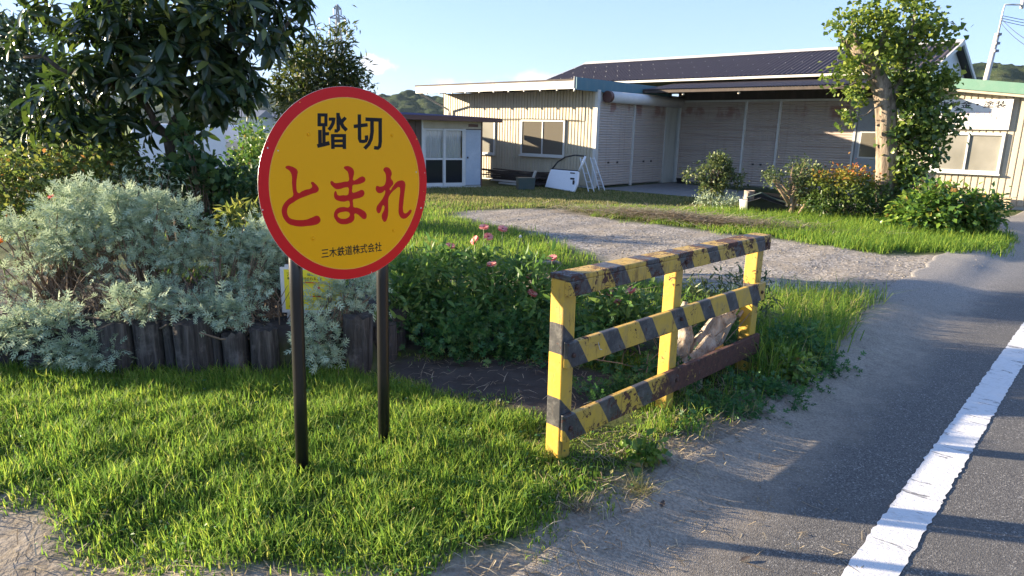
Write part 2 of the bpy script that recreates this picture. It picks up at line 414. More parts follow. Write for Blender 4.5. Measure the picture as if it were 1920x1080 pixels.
def zone(nm, poly):
    val = np.full(fx.shape, -5.0); val[near] = poly_sd(fx[near], fy[near], poly) + (0.13 if nm == 'dirt' else 0)
    if nm == 'soil': val[near] = np.maximum(val[near], poly_sd(fx[near], fy[near], [(-7, 4.45), (-1, 4.5), (-.9, 4.9), (0, 4.95), (.9, 4.6), (1.1, 5.3), (-.5, 5.7), (-1.2, 6.9), (-7, 6.9)]))
    at = gme.attributes.new(nm, 'FLOAT', 'POINT'); at.data.foreach_set('value', val.astype(np.float32))
for nm, pl in (('gravel', GRAVEL), ('soil', SOIL), ('dirt', DIRT), ('apron', APRON), ('yard', YARD), ('bare', BARE)): zone(nm, pl)
link('ground', gme, kind='structure')

# road: asphalt sheet with a ragged, dusty left margin
def edge_at(s):      # distance of the asphalt margin from the white line, along the road
    return np.interp(s, [-8, -1, 0, 1, 2.2, 3.6, 5.5, 9, 60], [-1.1, -1.0, -0.95, -0.95, -1.0, -1.18, -1.38, -1.5, -1.6])
ss = np.concatenate([np.arange(-6, 14, 0.05), np.arange(14, 90, 0.8)])
tt = np.concatenate([[0.0, 0.02, 0.06, 0.12, 0.2, 0.3, 0.45, 0.6], np.linspace(0.8, 8.0, 12)])
rv = np.empty((len(ss), len(tt), 3))
rag = 0.03 * np.interp(ss, np.arange(-7, 95, 0.3), rng.normal(size=len(np.arange(-7, 95, 0.3))))
for a, t in enumerate(tt):
    rp = edge_at(ss) + rag * max(0, 1 - t / 0.6) + t
    rv[:, a, 0] = R0[0] + RD[0] * ss + RP[0] * rp; rv[:, a, 1] = R0[1] + RD[1] * ss + RP[1] * rp
    rv[:, a, 2] = np.maximum(zg(rv[:, a, 0], rv[:, a, 1]) + (0.010 if t > 0.01 else -0.004), -0.2)
rg = G(); k = len(tt); q0 = (np.arange(len(ss) - 1)[:, None] * k + np.arange(k - 1)[None]).ravel()
rg.add(rv.reshape(-1, 3), np.stack([q0, q0 + 1, q0 + k + 1, q0 + k], -1))
m_road, nt, b, o = new_mat('asphalt')
pv = worldpos(nt)
rot = N(nt, 'ShaderNodeVectorMath', operation='DOT_PRODUCT'); rot.inputs[1].default_value = (RP[0], RP[1], 0); nt.links.new(pv, rot.inputs[0])
perp = math_(nt, 'SUBTRACT', rot.outputs['Value'], float(R0 @ RP))
ag = N(nt, 'ShaderNodeTexVoronoi', Scale=170.0); nt.links.new(pv, ag.inputs['Vector'])
agc = ramp(nt, ag.outputs['Color'], [(0.1, (0.058, 0.055, 0.052)), (0.55, (0.108, 0.103, 0.096)), (0.82, (0.175, 0.166, 0.15)), (0.95, (0.36, 0.345, 0.315))])
agc = mixc(nt, smooth(nt, noise(nt, pv, 1.6, 5, 0.6), 0.45, 0.85), agc, (0.10, 0.096, 0.088))
dn = noise(nt, pv, 3.2, 7, 0.7)
dust = smooth(nt, math_(nt, 'ADD', math_(nt, 'MULTIPLY', perp, -1.6), math_(nt, 'MULTIPLY_ADD', dn, 0.9, -0.45)), 0.48, 1.25)
dcol = mixc(nt, 0.35, ramp(nt, noise(nt, pv, 9, 5), [(0.3, (0.20, 0.165, 0.125)), (0.7, (0.33, 0.28, 0.215))]), ramp(nt, noise(nt, pv, 70, 3), [(0.35, (0.06, 0.055, 0.05)), (0.65, (0.45, 0.41, 0.35))]))
dcol = mixc(nt, smooth(nt, sep(nt, pv)[1], 6.0, 8.0), dcol, ramp(nt, ag.outputs['Color'], [(0.15, (0.12, 0.11, 0.095)), (0.5, (0.26, 0.235, 0.205)), (0.9, (0.42, 0.385, 0.34))]))
c = mixc(nt, math_(nt, 'MULTIPLY', dust, 0.95), agc, dcol)
c = mixc(nt, math_(nt, 'MULTIPLY', smooth(nt, sep(nt, pv)[1], 7.0, 9.5), 0.55), c, ramp(nt, ag.outputs['Color'], [(0.2, (0.18, 0.17, 0.155)), (0.9, (0.36, 0.34, 0.31))]))
crk = N(nt, 'ShaderNodeTexVoronoi', Scale=1.1, feature='DISTANCE_TO_EDGE'); nt.links.new(pv, crk.inputs['Vector'])
nt.links.new(c, b.inputs['Base Color']); b.inputs['Roughness'].default_value = 0.82; b.inputs['Specular IOR Level'].default_value = 0.35
bump(nt, b, ag.outputs['Distance'], 0.45, 0.003)
rg.build('road', m_road, None, True, kind='structure')

# white edge line, chipped at its borders
m_line, nt, b, o = new_mat('road_paint')
pv = worldpos(nt)
rot = N(nt, 'ShaderNodeVectorMath', operation='DOT_PRODUCT'); rot.inputs[1].default_value = (RD[0], RD[1], 0); nt.links.new(pv, rot.inputs[0])
rot2 = N(nt, 'ShaderNodeVectorMath', operation='DOT_PRODUCT'); rot2.inputs[1].default_value = (RP[0], RP[1], 0); nt.links.new(pv, rot2.inputs[0])
cv = nt.nodes.new('ShaderNodeCombineXYZ'); nt.links.new(math_(nt, 'MULTIPLY', rot.outputs['Value'], 14.0), cv.inputs[0]); nt.links.new(math_(nt, 'MULTIPLY', rot2.outputs['Value'], 3.0), cv.inputs[1])
ck = noise(nt, cv.outputs[0], 1.0, 6, 0.72, 0.4)
crack = math_(nt, 'MULTIPLY', smooth(nt, ck, 0.595, 0.62), math_(nt, 'SUBTRACT', 1.0, smooth(nt, ck, 0.645, 0.675)))
wc = mixc(nt, smooth(nt, noise(nt, pv, 30, 5, 0.7), 0.45, 0.8), (0.66, 0.65, 0.635), (0.50, 0.485, 0.46))
wc = mixc(nt, math_(nt, 'MULTIPLY', crack, 0.85), wc, (0.10, 0.095, 0.09))
nt.links.new(wc, b.inputs['Base Color']); b.inputs['Roughness'].default_value = 0.6
bump(nt, b, math_(nt, 'ADD', noise(nt, pv, 60, 4), math_(nt, 'MULTIPLY', crack, -1.0)), 0.4, 0.006)
ls_ = np.concatenate([np.arange(-4, 14, 0.012), np.arange(14, 70, 0.5)])
lv = np.empty((len(ls_), 4, 3))
for a, (t, w) in enumerate(((-0.088, 1), (-0.06, 0), (0.06, 0), (0.088, 1))):
    j = np.interp(ls_, np.arange(-5, 72, 0.03), rng.normal(size=len(np.arange(-5, 72, 0.03)))) * 0.0035 * w
    lv[:, a, 0] = R0[0] + RD[0] * ls_ + RP[0] * (t + j); lv[:, a, 1] = R0[1] + RD[1] * ls_ + RP[1] * (t + j); lv[:, a, 2] = zg(lv[:, a, 0], lv[:, a, 1]) + 0.0145
lg = G(); q0 = (np.arange(len(ls_) - 1)[:, None] * 4 + np.arange(3)[None]).ravel()
lg.add(lv.reshape(-1, 3), np.stack([q0, q0 + 1, q0 + 5, q0 + 4], -1)); lg.build('road_marking', m_line, None, kind='structure')

# hills with tree-covered backs
m_hill, nt, b, o = new_mat('hill_forest')
pv = worldpos(nt)
nt.links.new(ramp(nt, noise(nt, pv, 0.09, 6, 0.7), [(0.3, (0.022, 0.040, 0.018)), (0.5, (0.045, 0.068, 0.026)), (0.72, (0.085, 0.095, 0.038))]), b.inputs['Base Color'])
b.inputs['Roughness'].default_value = 0.9; b.inputs['Specular IOR Level'].default_value = 0.1
bump(nt, b, noise(nt, pv, 0.35, 6, 0.75), 1.0, 2.5)
def hill(name, cx, cy, rx, ry, prof, step, crown):
    xs = np.arange(-1, 1.001, step / rx); ys = np.arange(-1, 1.001, step / ry)
    X, Y = np.meshgrid(xs, ys, indexing='ij')
    base = np.interp(X, *prof) * np.clip(1 - np.abs(Y) ** 1.7, 0, 1)
    k = int(rx * ry * 4 / crown ** 2 * 0.9); bx, by = rng.uniform(-1, 1, k), rng.uniform(-1, 1, k); br = crown * (0.55 + 0.5 * rng.random(k)); bh = 0.45 + 0.55 * rng.random(k)
    Z = np.zeros_like(X)
    for a, c_, r_, h_ in zip(bx, by, br, bh):
        i0, i1 = np.searchsorted(xs, [a - r_ / rx, a + r_ / rx]); j0, j1 = np.searchsorted(ys, [c_ - r_ / ry, c_ + r_ / ry])
        sx = (xs[i0:i1, None] - a) * rx / r_; sy = (ys[None, j0:j1] - c_) * ry / r_
        d = np.clip(1 - sx * sx - sy * sy, 0, 1) ** 0.5 * r_ * h_
        Z[i0:i1, j0:j1] = np.maximum(Z[i0:i1, j0:j1], d)
    Z = base + Z * 0.75 * (base > 0.5) - 1.0 + rng.normal(size=X.shape) * 0.12 * crown * 0.3
    V = np.stack([cx + X * rx, cy + Y * ry, Z], -1).reshape(-1, 3); n_ = len(ys)
    q = (np.arange(len(xs) - 1)[:, None] * n_ + np.arange(n_ - 1)[None]).ravel()
    g = G(); g.add(V, np.stack([q, q + n_, q + n_ + 1, q + 1], -1)); g.build(name, m_hill, None, True, kind='structure')
hill('hill', -62, 425, 85, 60, ([-1, -.75, -.45, -.1, .05, .3, .6, 1], [0, 4, 14, 20, 20.5, 17, 9, 0]), 1.6, 6.5)
hill('hill', -250, 640, 200, 90, ([-1, -.6, -.2, .15, .3, .5, .8, 1], [8, 22, 28, 27, 25, 19, 10, 0]), 3.0, 9)
hill('hill', 205, 330, 95, 60, ([-1, -.7, -.4, -.15, .1, .5, 1], [0, 8, 20, 30, 34, 36, 34]), 1.8, 6.5)
hill('hill', -20, 760, 330, 60, ([-1, -.5, 0, .5, 1], [4, 9, 7, 10, 5]), 4.0, 9)

# ------------------------------------------------------------------ materials
M = {}
M['sign_yellow'] = paint('sign_yellow', (0.95, 0.42, 0.002), 0.42, amount=0.0, bmp=0, spec=.2)
M['sign_red'] = paint('sign_red', (0.70, 0.010, 0.011), 0.42, amount=0.0, bmp=0, spec=.25)
M['letter_red'] = paint('letter_red', (0.58, 0.012, 0.009), 0.45, amount=0.03, bmp=0, spec=.2)
M['letter_black'] = paint('letter_black', (0.012, 0.010, 0.012), 0.5, amount=0.0, bmp=0, spec=.2)
M['rim_orange'] = paint('rim_orange', (0.85, 0.40, 0.04), 0.4, amount=0, bmp=0)
M['alu'] = paint('aluminium', (0.62, 0.62, 0.62), 0.4, 0.6, amount=0.2)
M['post_black'] = paint('post_black', (0.010, 0.0095, 0.010), 0.34, amount=0.10, dirt=(0.05, 0.035, 0.028), scale=14, bmp=0.12)
M['cream'] = paint('cream_siding', (0.45, 0.395, 0.29), 0.5, amount=0.42, dirt=(0.25, 0.20, 0.135), streak=True, scale=2.4)
M['cream_pale'] = paint('cream_siding_pale', (0.46, 0.41, 0.315), 0.5, amount=0.38, dirt=(0.27, 0.22, 0.15), streak=True, scale=2.4)
M['trim_white'] = paint('trim_white', (0.52, 0.50, 0.46), 0.5, amount=0.3, dirt=(0.36, 0.32, 0.27), scale=4)
M['frame_white'] = paint('frame_white', (0.60, 0.60, 0.59), 0.4, amount=0.12)
M['frame_grey'] = paint('frame_grey', (0.55, 0.55, 0.52), 0.45, amount=0.2)
M['pillar'] = paint('pillar_grey', (0.46, 0.46, 0.42), 0.6, amount=0.3, streak=True)
M['blue_metal'] = paint('blue_metal', (0.05, 0.155, 0.205), 0.5, amount=0.3, dirt=(0.20, 0.24, 0.24), streak=True)
M['green_metal'] = paint('green_metal', (0.13, 0.25, 0.185), 0.45, amount=0.3, dirt=(0.28, 0.33, 0.28))
M['brown_metal'] = paint('brown_metal', (0.11, 0.045, 0.035), 0.5, amount=0.3)
M['blue_roof'] = paint('blue_roof', (0.06, 0.07, 0.20), 0.4, amount=0.25)
M['dark_wood'] = paint('dark_wood', (0.055, 0.042, 0.035), 0.8, amount=0.5, dirt=(0.13, 0.10, 0.08), streak=True, bmp=0.3)
M['brown_wall'] = paint('brown_wall', (0.12, 0.085, 0.07), 0.8, amount=0.4, streak=True, bmp=0.3)
M['roof_purple'] = paint('roof_sheet', (0.070, 0.055, 0.056), 0.6, amount=0.35, dirt=(0.13, 0.10, 0.095), scale=3, spec=.25)
M['gable_white'] = paint('gable_white', (0.62, 0.64, 0.66), 0.6, amount=0.3, streak=True)
M['grey_door'] = paint('grey_door', (0.36, 0.42, 0.50), 0.5, amount=0.55, dirt=(0.60, 0.63, 0.66), scale=2.2)
M['blue_grey'] = paint('blue_grey_panel', (0.30, 0.33, 0.36), 0.5, amount=0.3)
M['black_rubber'] = paint('black_rubber', (0.02, 0.02, 0.022), 0.6, amount=0.2)
M['white_paint'] = paint('white_car_paint', (0.78, 0.79, 0.82), 0.22, amount=0.06, bmp=0)
M['curtain'] = paint('curtain', (0.62, 0.64, 0.66), 0.9, amount=0.15, streak=True, scale=9)
M['steel_pale'] = paint('pale_steel', (0.56, 0.57, 0.56), 0.4, 0.3, amount=0.3)
M['concrete_pole'] = paint('concrete_pole', (0.50, 0.48, 0.45), 0.8, amount=0.2)
M['pylon'] = paint('pylon_steel', (0.22, 0.23, 0.25), 0.6, amount=0.1)
M['cable'] = paint('cable', (0.03, 0.03, 0.035), 0.6, amount=0)
M['bin_green'] = paint('bin_green', (0.04, 0.065, 0.06), 0.5, amount=0.4)
M['card'] = paint('tan_block', (0.42, 0.34, 0.23), 0.8, amount=0.3)
M['pot_white'] = paint('pot_white', (0.68, 0.70, 0.66), 0.5, amount=0.3)
M['pot_rust'] = paint('pot_rust', (0.33, 0.27, 0.23), 0.7, amount=0.7, dirt=(0.10, 0.045, 0.03), scale=9)
M['notice_yellow'] = paint('notice_yellow', (0.80, 0.66, 0.03), 0.4, amount=0.12, bmp=0)
M['rust_bolt'] = paint('rusty_bolt', (0.07, 0.032, 0.022), 0.8, amount=0.5, dirt=(0.03, 0.02, 0.016), scale=40)
M['bulb'] = paint('bulb_glass', (0.75, 0.70, 0.60), 0.2, amount=0, bmp=0)
M['tile_grey'] = paint('roof_tile_grey', (0.16, 0.17, 0.19), 0.5, amount=0.3)
M['red_plastic'] = paint('red_plastic', (0.45, 0.03, 0.03), 0.4, amount=0.1)

def shutter_mat(name, col, rust):
    m, nt, b, o = new_mat(name)
    v = objvec(nt); x, y, z = sep(nt, v)
    stain = math_(nt, 'MULTIPLY', smooth(nt, noise(nt, scaled(nt, v, (1.4, 1.4, .9)), 1.3, 4, 0.55), 0.50, 0.62), math_(nt, 'MULTIPLY', smooth(nt, z, 2.05, 2.35), math_(nt, 'SUBTRACT', 1.0, smooth(nt, z, 2.50, 2.60))))
    streaks = math_(nt, 'MULTIPLY', smooth(nt, noise(nt, scaled(nt, v, (7, 7, .35)), 1.0, 5, 0.65), 0.52, 0.75), 0.35)
    lines = math_(nt, 'MULTIPLY', smooth(nt, noise(nt, scaled(nt, v, (.5, .5, 13.33)), 1.0, 2, 0.5), 0.50, 0.74), rust)
    c = mixc(nt, streaks, col, (0.22, 0.15, 0.115)); c = mixc(nt, lines, c, (0.20, 0.115, 0.08)); c = mixc(nt, math_(nt, 'MULTIPLY', stain, 0.6), c, (0.20, 0.055, 0.045))
    nt.links.new(c, b.inputs['Base Color']); b.inputs['Roughness'].default_value = 0.55
    return m
M['shutter'] = shutter_mat('shutter_pale', (0.46, 0.405, 0.365), 0.12)
M['shutter_rusty'] = shutter_mat('shutter_rusty', (0.43, 0.36, 0.31), 0.35)

m, nt, b, o = new_mat('window_glass')
b.inputs['Base Color'].default_value = (0.13, 0.118, 0.095, 1); b.inputs['Roughness'].default_value = 0.06; b.inputs['IOR'].default_value = 1.6; b.inputs['Specular IOR Level'].default_value = 0.9
bump(nt, b, noise(nt, objvec(nt), 1.2, 2), 0.06, 0.05)
M['glass'] = m
m, nt, b, o = new_mat('dark_pane'); b.inputs['Base Color'].default_value = (.014, .018, .024, 1); b.inputs['Roughness'].default_value = .12; b.inputs['Specular IOR Level'].default_value = .15; M['dark_pane'] = m
m, nt, b, o = new_mat('frosted_window')
v = objvec(nt)
nt.links.new(ramp(nt, noise(nt, v, 1.0, 3), [(0.3, (0.17, 0.165, 0.14)), (0.7, (0.28, 0.27, 0.235))]), b.inputs['Base Color'])
b.inputs['Roughness'].default_value = 0.22; b.inputs['Specular IOR Level'].default_value = 0.6
M['frosted'] = m
m, nt, b, o = new_mat('clear_pane')
tr = N(nt, 'ShaderNodeBsdfTransparent'); gl = N(nt, 'ShaderNodeBsdfGlossy', Roughness=0.03); fr = N(nt, 'ShaderNodeFresnel', IOR=1.5)
mx = N(nt, 'ShaderNodeMixShader'); nt.links.new(fr.outputs[0], mx.inputs[0]); nt.links.new(tr.outputs[0], mx.inputs[1]); nt.links.new(gl.outputs[0], mx.inputs[2]); nt.links.new(mx.outputs[0], o.inputs['Surface'])
M['clear'] = m

def bark_mat(name, c1, c2, c3, sc=9.0, stretch=0.22, strength=0.9, moss=None):
    m, nt, b, o = new_mat(name)
    v = objvec(nt); vs = scaled(nt, v, (1, 1, stretch))
    n1 = noise(nt, vs, sc, 7, 0.7, 0.4); n2 = noise(nt, v, sc * 0.45, 4)
    c = ramp(nt, n1, [(0.3, c1), (0.52, c2), (0.75, c3)])
    if name == 'old_log': c = mixc(nt, math_(nt, 'MULTIPLY', smooth(nt, noise(nt, v, 5.5, 6, 0.7), .50, .68), .55), c, (0.21, 0.19, 0.18))
    if moss: c = mixc(nt, smooth(nt, n2, 0.55, 0.75), c, moss)
    nt.links.new(c, b.inputs['Base Color']); b.inputs['Roughness'].default_value = 0.9; b.inputs['Specular IOR Level'].default_value = 0.2
    bump(nt, b, n1, strength, 0.03)
    return m
M['bark_grey'] = bark_mat('bark_grey', (0.075, 0.055, 0.04), (0.25, 0.20, 0.15), (0.44, 0.37, 0.28), 9.0, 0.3, 1.0)
M['bark_dark'] = bark_mat('bark_dark', (0.035, 0.028, 0.022), (0.085, 0.065, 0.05), (0.17, 0.14, 0.11), 14, 0.35, moss=(0.15, 0.15, 0.11))
M['bark_tan'] = bark_mat('bark_tan', (0.16, 0.11, 0.07), (0.30, 0.22, 0.15), (0.42, 0.33, 0.24), 18)
M['log'] = bark_mat('old_log', (0.018, 0.016, 0.016), (0.075, 0.067, 0.064), (0.20, 0.18, 0.17), 26, 0.10, 1.0)
M['log_end'] = bark_mat('old_log_end', (0.02, 0.018, 0.016), (0.05, 0.045, 0.04), (0.10, 0.09, 0.08), 20, 1.0, 0.6)
M['deadwood'] = bark_mat('deadwood', (0.16, 0.11, 0.07), (0.40, 0.33, 0.25), (0.60, 0.53, 0.43), 22, 0.25, 1.0)
M['twig'] = paint('dry_twig', (0.20, 0.145, 0.10), 0.9, amount=0.5)
M['stem_green'] = paint('green_stem', (0.14, 0.20, 0.06), 0.6, amount=0.2)

M['lf_loquat'] = leaf_mat('loquat_leaf', [(0.0, (0.018, 0.039, 0.021)), (0.55, (0.039, 0.072, 0.027)), (0.85, (0.075, 0.112, 0.033)), (1.0, (0.165, 0.195, 0.053))], 0.27, 0.28, (1.5, 1.5, .7), 0.6)
M['lf_bamboo'] = leaf_mat('narrow_leaf', [(0.0, (0.026, 0.046, 0.014)), (0.6, (0.06, 0.084, 0.022)), (1.0, (0.144, 0.156, 0.036))], 0.45, 0.35, (1.4, 1.4, .8))
M['lf_dark'] = leaf_mat('dark_leaf', [(0.0, (0.022, 0.045, 0.024)), (0.7, (0.045, 0.083, 0.033)), (1.0, (0.09, 0.128, 0.045))], 0.28, 0.22)
M['lf_rose'] = leaf_mat('rose_leaf', [(0.0, (0.07, 0.125, 0.03)), (0.6, (0.16, 0.215, 0.045)), (0.93, (0.30, 0.31, 0.06)), (1.0, (0.36, 0.16, 0.05))], 0.45, 0.45)
M['lf_mid'] = leaf_mat('mid_leaf', [(0.0, (0.031, 0.077, 0.031)), (0.6, (0.063, 0.133, 0.039)), (1.0, (0.14, 0.203, 0.042))], 0.4, 0.35)
M['lf_silver'] = leaf_mat('silver_leaf', [(0.0, (0.26, 0.335, 0.225)), (0.5, (0.41, 0.50, 0.34)), (1.0, (0.58, 0.66, 0.46))], 0.85, 0.22, None, 0.15)
M['lf_zinnia'] = leaf_mat('zinnia_leaf', [(0.0, (0.055, 0.135, 0.035)), (0.6, (0.13, 0.25, 0.05)), (1.0, (0.28, 0.36, 0.09))], 0.5, 0.45)
M['lf_weed'] = leaf_mat('weed_leaf', [(0.0, (0.033, 0.109, 0.036)), (0.6, (0.069, 0.19, 0.051)), (0.92, (0.164, 0.29, 0.064)), (1.0, (0.362, 0.29, 0.128))], 0.5, 0.4)
M['lf_ginkgo'] = leaf_mat('fan_leaf', [(0.0, (0.065, 0.124, 0.021)), (0.5, (0.143, 0.215, 0.031)), (1.0, (0.312, 0.364, 0.052))], 0.45, 0.5)
M['lf_ivy'] = leaf_mat('ivy_leaf', [(0.0, (0.042, 0.091, 0.022)), (0.6, (0.105, 0.175, 0.031)), (1.0, (0.252, 0.308, 0.056))], 0.35, 0.35)
M['lf_nandina'] = leaf_mat('nandina_leaf', [(0.0, (0.052, 0.111, 0.026)), (0.6, (0.156, 0.208, 0.033)), (0.8, (0.325, 0.26, 0.039)), (1.0, (0.468, 0.143, 0.039))], 0.4, 0.4)
M['lf_bright'] = leaf_mat('bright_leaf', [(0.0, (0.05, 0.125, 0.025)), (0.6, (0.125, 0.231, 0.031)), (0.94, (0.25, 0.325, 0.05)), (1.0, (0.325, 0.188, 0.062))], 0.35, 0.38)
M['lf_azalea'] = leaf_mat('azalea_leaf', [(0.0, (0.042, 0.077, 0.028)), (0.7, (0.119, 0.161, 0.049)), (1.0, (0.238, 0.252, 0.084))], 0.45, 0.35)
M['grass'] = leaf_mat('grass_blade', [(0.0, (0.095, 0.20, 0.035)), (0.55, (0.20, 0.325, 0.042)), (0.85, (0.34, 0.42, 0.06)), (0.965, (0.42, 0.36, 0.16)), (1.0, (0.48, 0.40, 0.22))], 0.6, 0.55, None, 0.2)
M['grass_dry'] = leaf_mat('dry_grass_blade', [(0.0, (0.10, 0.145, 0.03)), (0.5, (0.21, 0.22, 0.06)), (1.0, (0.38, 0.31, 0.15))], 0.7, 0.4)
M['straw'] = leaf_mat('straw', [(0.0, (0.14, 0.10, 0.06)), (0.6, (0.30, 0.24, 0.15)), (1.0, (0.48, 0.41, 0.28))], 0.8, 0.2)
M['petal'] = leaf_mat('petal_pink', [(0.0, (0.62, 0.13, 0.13)), (0.5, (0.76, 0.28, 0.25)), (1.0, (0.84, 0.50, 0.42))], 0.7, 0.3)
M['petal_white'] = leaf_mat('petal_white', [(0.0, (0.7, 0.7, 0.66)), (1.0, (0.8, 0.8, 0.76))], 0.7, 0.3)
M['petal_orange'] = leaf_mat('petal_orange', [(0.0, (0.75, 0.20, 0.01)), (1.0, (0.85, 0.32, 0.02))], 0.7, 0.3)
M['petal_red'] = leaf_mat('petal_red', [(0.0, (0.55, 0.03, 0.04)), (1.0, (0.7, 0.12, 0.08))], 0.7, 0.3)
M['flower_eye'] = paint('flower_eye', (0.24, 0.03, 0.03), 0.8, amount=0)
M['pebble'] = leaf_mat('pebble', [(0.0, (0.13, 0.12, 0.105)), (0.6, (0.24, 0.22, 0.195)), (1.0, (0.35, 0.32, 0.285))], 0.95, 0.0, None, 0.1)

# ------------------------------------------------------------------ workshop (three joined buildings, local x = u along the front, y = v into depth)
BZ = -C_AX
def bld(name, label, cat): return thing(name, label, cat, (C0[0], C0[1], 0), BZ)
def siding(parent, mat, u0, u1, v, z0, z1, z1b=None, per=0.12, w=0.6, side=False, flip=1):
    """vertical ribbed wall sheets, each sheet a part; the grooves are real"""
    z1b = z1 if z1b is None else z1b
    n = max(1, round((u1 - u0) / w)); w = (u1 - u0) / n; k = max(1, round(w / per)); p = w / k
    for i in range(n):
        xs, ds = [], []
        for j in range(k):
            x = i * w + j * p
            xs += [x, x + .012, x + .03, x + .042]; ds += [0, .022, .022, 0]
        xs.append((i + 1) * w - 0.002); ds.append(0)
        xs = np.array(xs) + u0; ds = np.array(ds)
        top = z1 + (z1b - z1) * (xs - u0) / (u1 - u0)
        if side: A = np.stack([v - flip * ds, xs, np.full_like(xs, z0)], -1); Bt = np.stack([v - flip * ds, xs, top], -1)
        else: A = np.stack([xs, v + ds, np.full_like(xs, z0)], -1); Bt = np.stack([xs, v + ds, top], -1)
        m_ = len(xs); q = np.arange(m_ - 1)
        g = G(); g.add(np.concatenate([A, Bt]), np.stack([q, q + 1, q + 1 + m_, q + m_], -1)); g.build('siding_panel', mat, parent)
def window(parent, u0, u1, z0, z1, v, fr, glass, panes=2, t=0.05, sill=True, out=0.035):
    f = G()
    f.span((u0, v - out, z1 - t), (u1, v + .02, z1)); f.span((u0, v - out, z0), (u1, v + .02, z0 + t))
    f.span((u0, v - out, z0 + t), (u0 + t, v + .02, z1 - t)); f.span((u1 - t, v - out, z0 + t), (u1, v + .02, z1 - t))
    o_ = f.build('window', fr, parent)
    w = (u1 - u0 - 2 * t) / panes
    for i in range(panes):
        a = u0 + t + w * i
        if i: s_ = G().span((a - .02, v - out * .8, z0 + t + .001), (a + .02, v + .012, z1 - t - .001)); s_.build('mullion', fr, o_)
        G().span((a + (.021 if i else 0), v - .012 + .006 * i, z0 + t + .002), (a + w - (.021 if i < panes - 1 else 0), v - .004 + .006 * i, z1 - t - .002)).build('pane', glass, o_)
    if sill: G().span((u0 - .03, v - out - .05, z0 - .045), (u1 + .03, v - .001, z0 - .002)).build('sill', fr, o_)
    return o_
def shutter(parent, mat, a, b, at_, z0, z1, axis='u', per=0.075, d=0.018):
    n = round((z1 - z0) / per); zs = []; ds = []
    for i in range(n):
        z = z0 + (z1 - z0) * i / n; p = (z1 - z0) / n
        zs += [z, z + p * .18, z + p * .5, z + p * .82]; ds += [0.012, 0, -d * .5, 0]
    zs.append(z1); ds.append(0.012); zs = np.array(zs); ds = np.array(ds)
    if axis == 'u': A = np.stack([np.full_like(zs, a), at_ + ds, zs], -1); Bt = np.stack([np.full_like(zs, b), at_ + ds, zs], -1)
    else: A = np.stack([at_ - ds, np.full_like(zs, a), zs], -1); Bt = np.stack([at_ - ds, np.full_like(zs, b), zs], -1)
    m_ = len(zs); q = np.arange(m_ - 1)
    g = G(); g.add(np.concatenate([A, Bt]), np.stack([q, q + m_, q + 1 + m_, q + 1], -1))
    o_ = g.build('roller_shutter', mat, parent)
    k = G()
    for f_ in (0.35, 0.6):
        c_ = a + (b - a) * f_
        if axis == 'u': k.box((c_, at_ - .02, .75), (.06, .03, .05))
        else: k.box((at_ + .02, c_, .75), (.03, .06, .05))
    k.build('lock', M['black_rubber'], o_)
    return o_

# wing
W_ = bld('workshop_wing', 'cream ribbed metal wing with flat white edged roof and sunlit front, left of the shutters', 'building')
siding(W_, M['cream'], -6.6, 0.0, 0.0, 0.06, 2.86)
siding(W_, M['cream'], 0.0, 4.8, -6.6, 0.06, 2.86, side=True, flip=-1)
G().span((-6.6, 0.03, 0.0), (0.0, 0.2, 0.06)).build('plinth', M['pillar'], W_)
G().span((-6.55, .05, 2.80), (-.05, 4.7, 2.86)).build('ceiling', M['dark_wood'], W_)
g = G().span((0.0, 0.0, 0.0), (0.10, 0.14, 2.86)); g.build('corner_post', M['frame_grey'], W_)
window(W_, -2.83, -1.05, 0.89, 1.99, -0.02, M['frame_grey'], M['glass'])
window(W_, -5.6, -4.0, 0.86, 1.96, -0.02, M['frame_grey'], M['frosted'])
# roof: deck, front fascia boards, gutter brackets, blue side fascia
G().span((-6.85, -0.96, 2.98), (0.0, 4.7, 3.06)).build('roof_deck', M['dark_wood'], W_)
g = G()
for i in range(46):
    u = -6.85 + i * .15; g.span((u, -.86, 3.062), (u + .09, 4.7, 3.085))
g.build('roof_sheet', M['roof_purple'], W_)
for i in range(11):
    u = -6.9 + i * 0.63
    G().span((u, -1.02, 2.83), (u + .622, -0.97, 3.05)).build('fascia_board', M['trim_white'], W_)
    G().box((u + .62, -1.03, 2.81), (.035, .05, .05)).build('gutter_bracket', M['trim_white'], W_)
G().span((-6.92, -1.03, 3.052), (-.03, -.87, 3.10)).build('roof_edge', M['dark_wood'], W_)
G().span((0.03, -1.02, 2.80), (.075, 4.3, 3.14)).build('side_fascia', M['blue_metal'], W_)
G().tube([(0.0, -1.03, 2.75), (0.0, -1.03, 3.16)], .02, 6).build('fascia_post', M['trim_white'], W_)
G().span((-6.8, -.9, 2.93), (0.0, 0.0, 2.97)).build('soffit', M['dark_wood'], W_)
for i in range(8):
    G().span((-6.5 + i * .92, -.93, 2.86), (-6.44 + i * .92, -.02, 2.925)).build('rafter', M['trim_white'], W_)
G().tube([(-6.8, -.9, 2.82), (-6.2, -.1, 2.3), (-6.15, -.06, 1.9)], .035, 6).build('brace', M['trim_white'], W_)
G().tube([(-.42, -.06, 2.85), (-.42, -.06, 2.0), (-.5, -.06, 1.98), (-2.4, -.06, 2.02), (-3.9, -.06, 2.0)], .012, 5).build('conduit', M['cable'], W_)
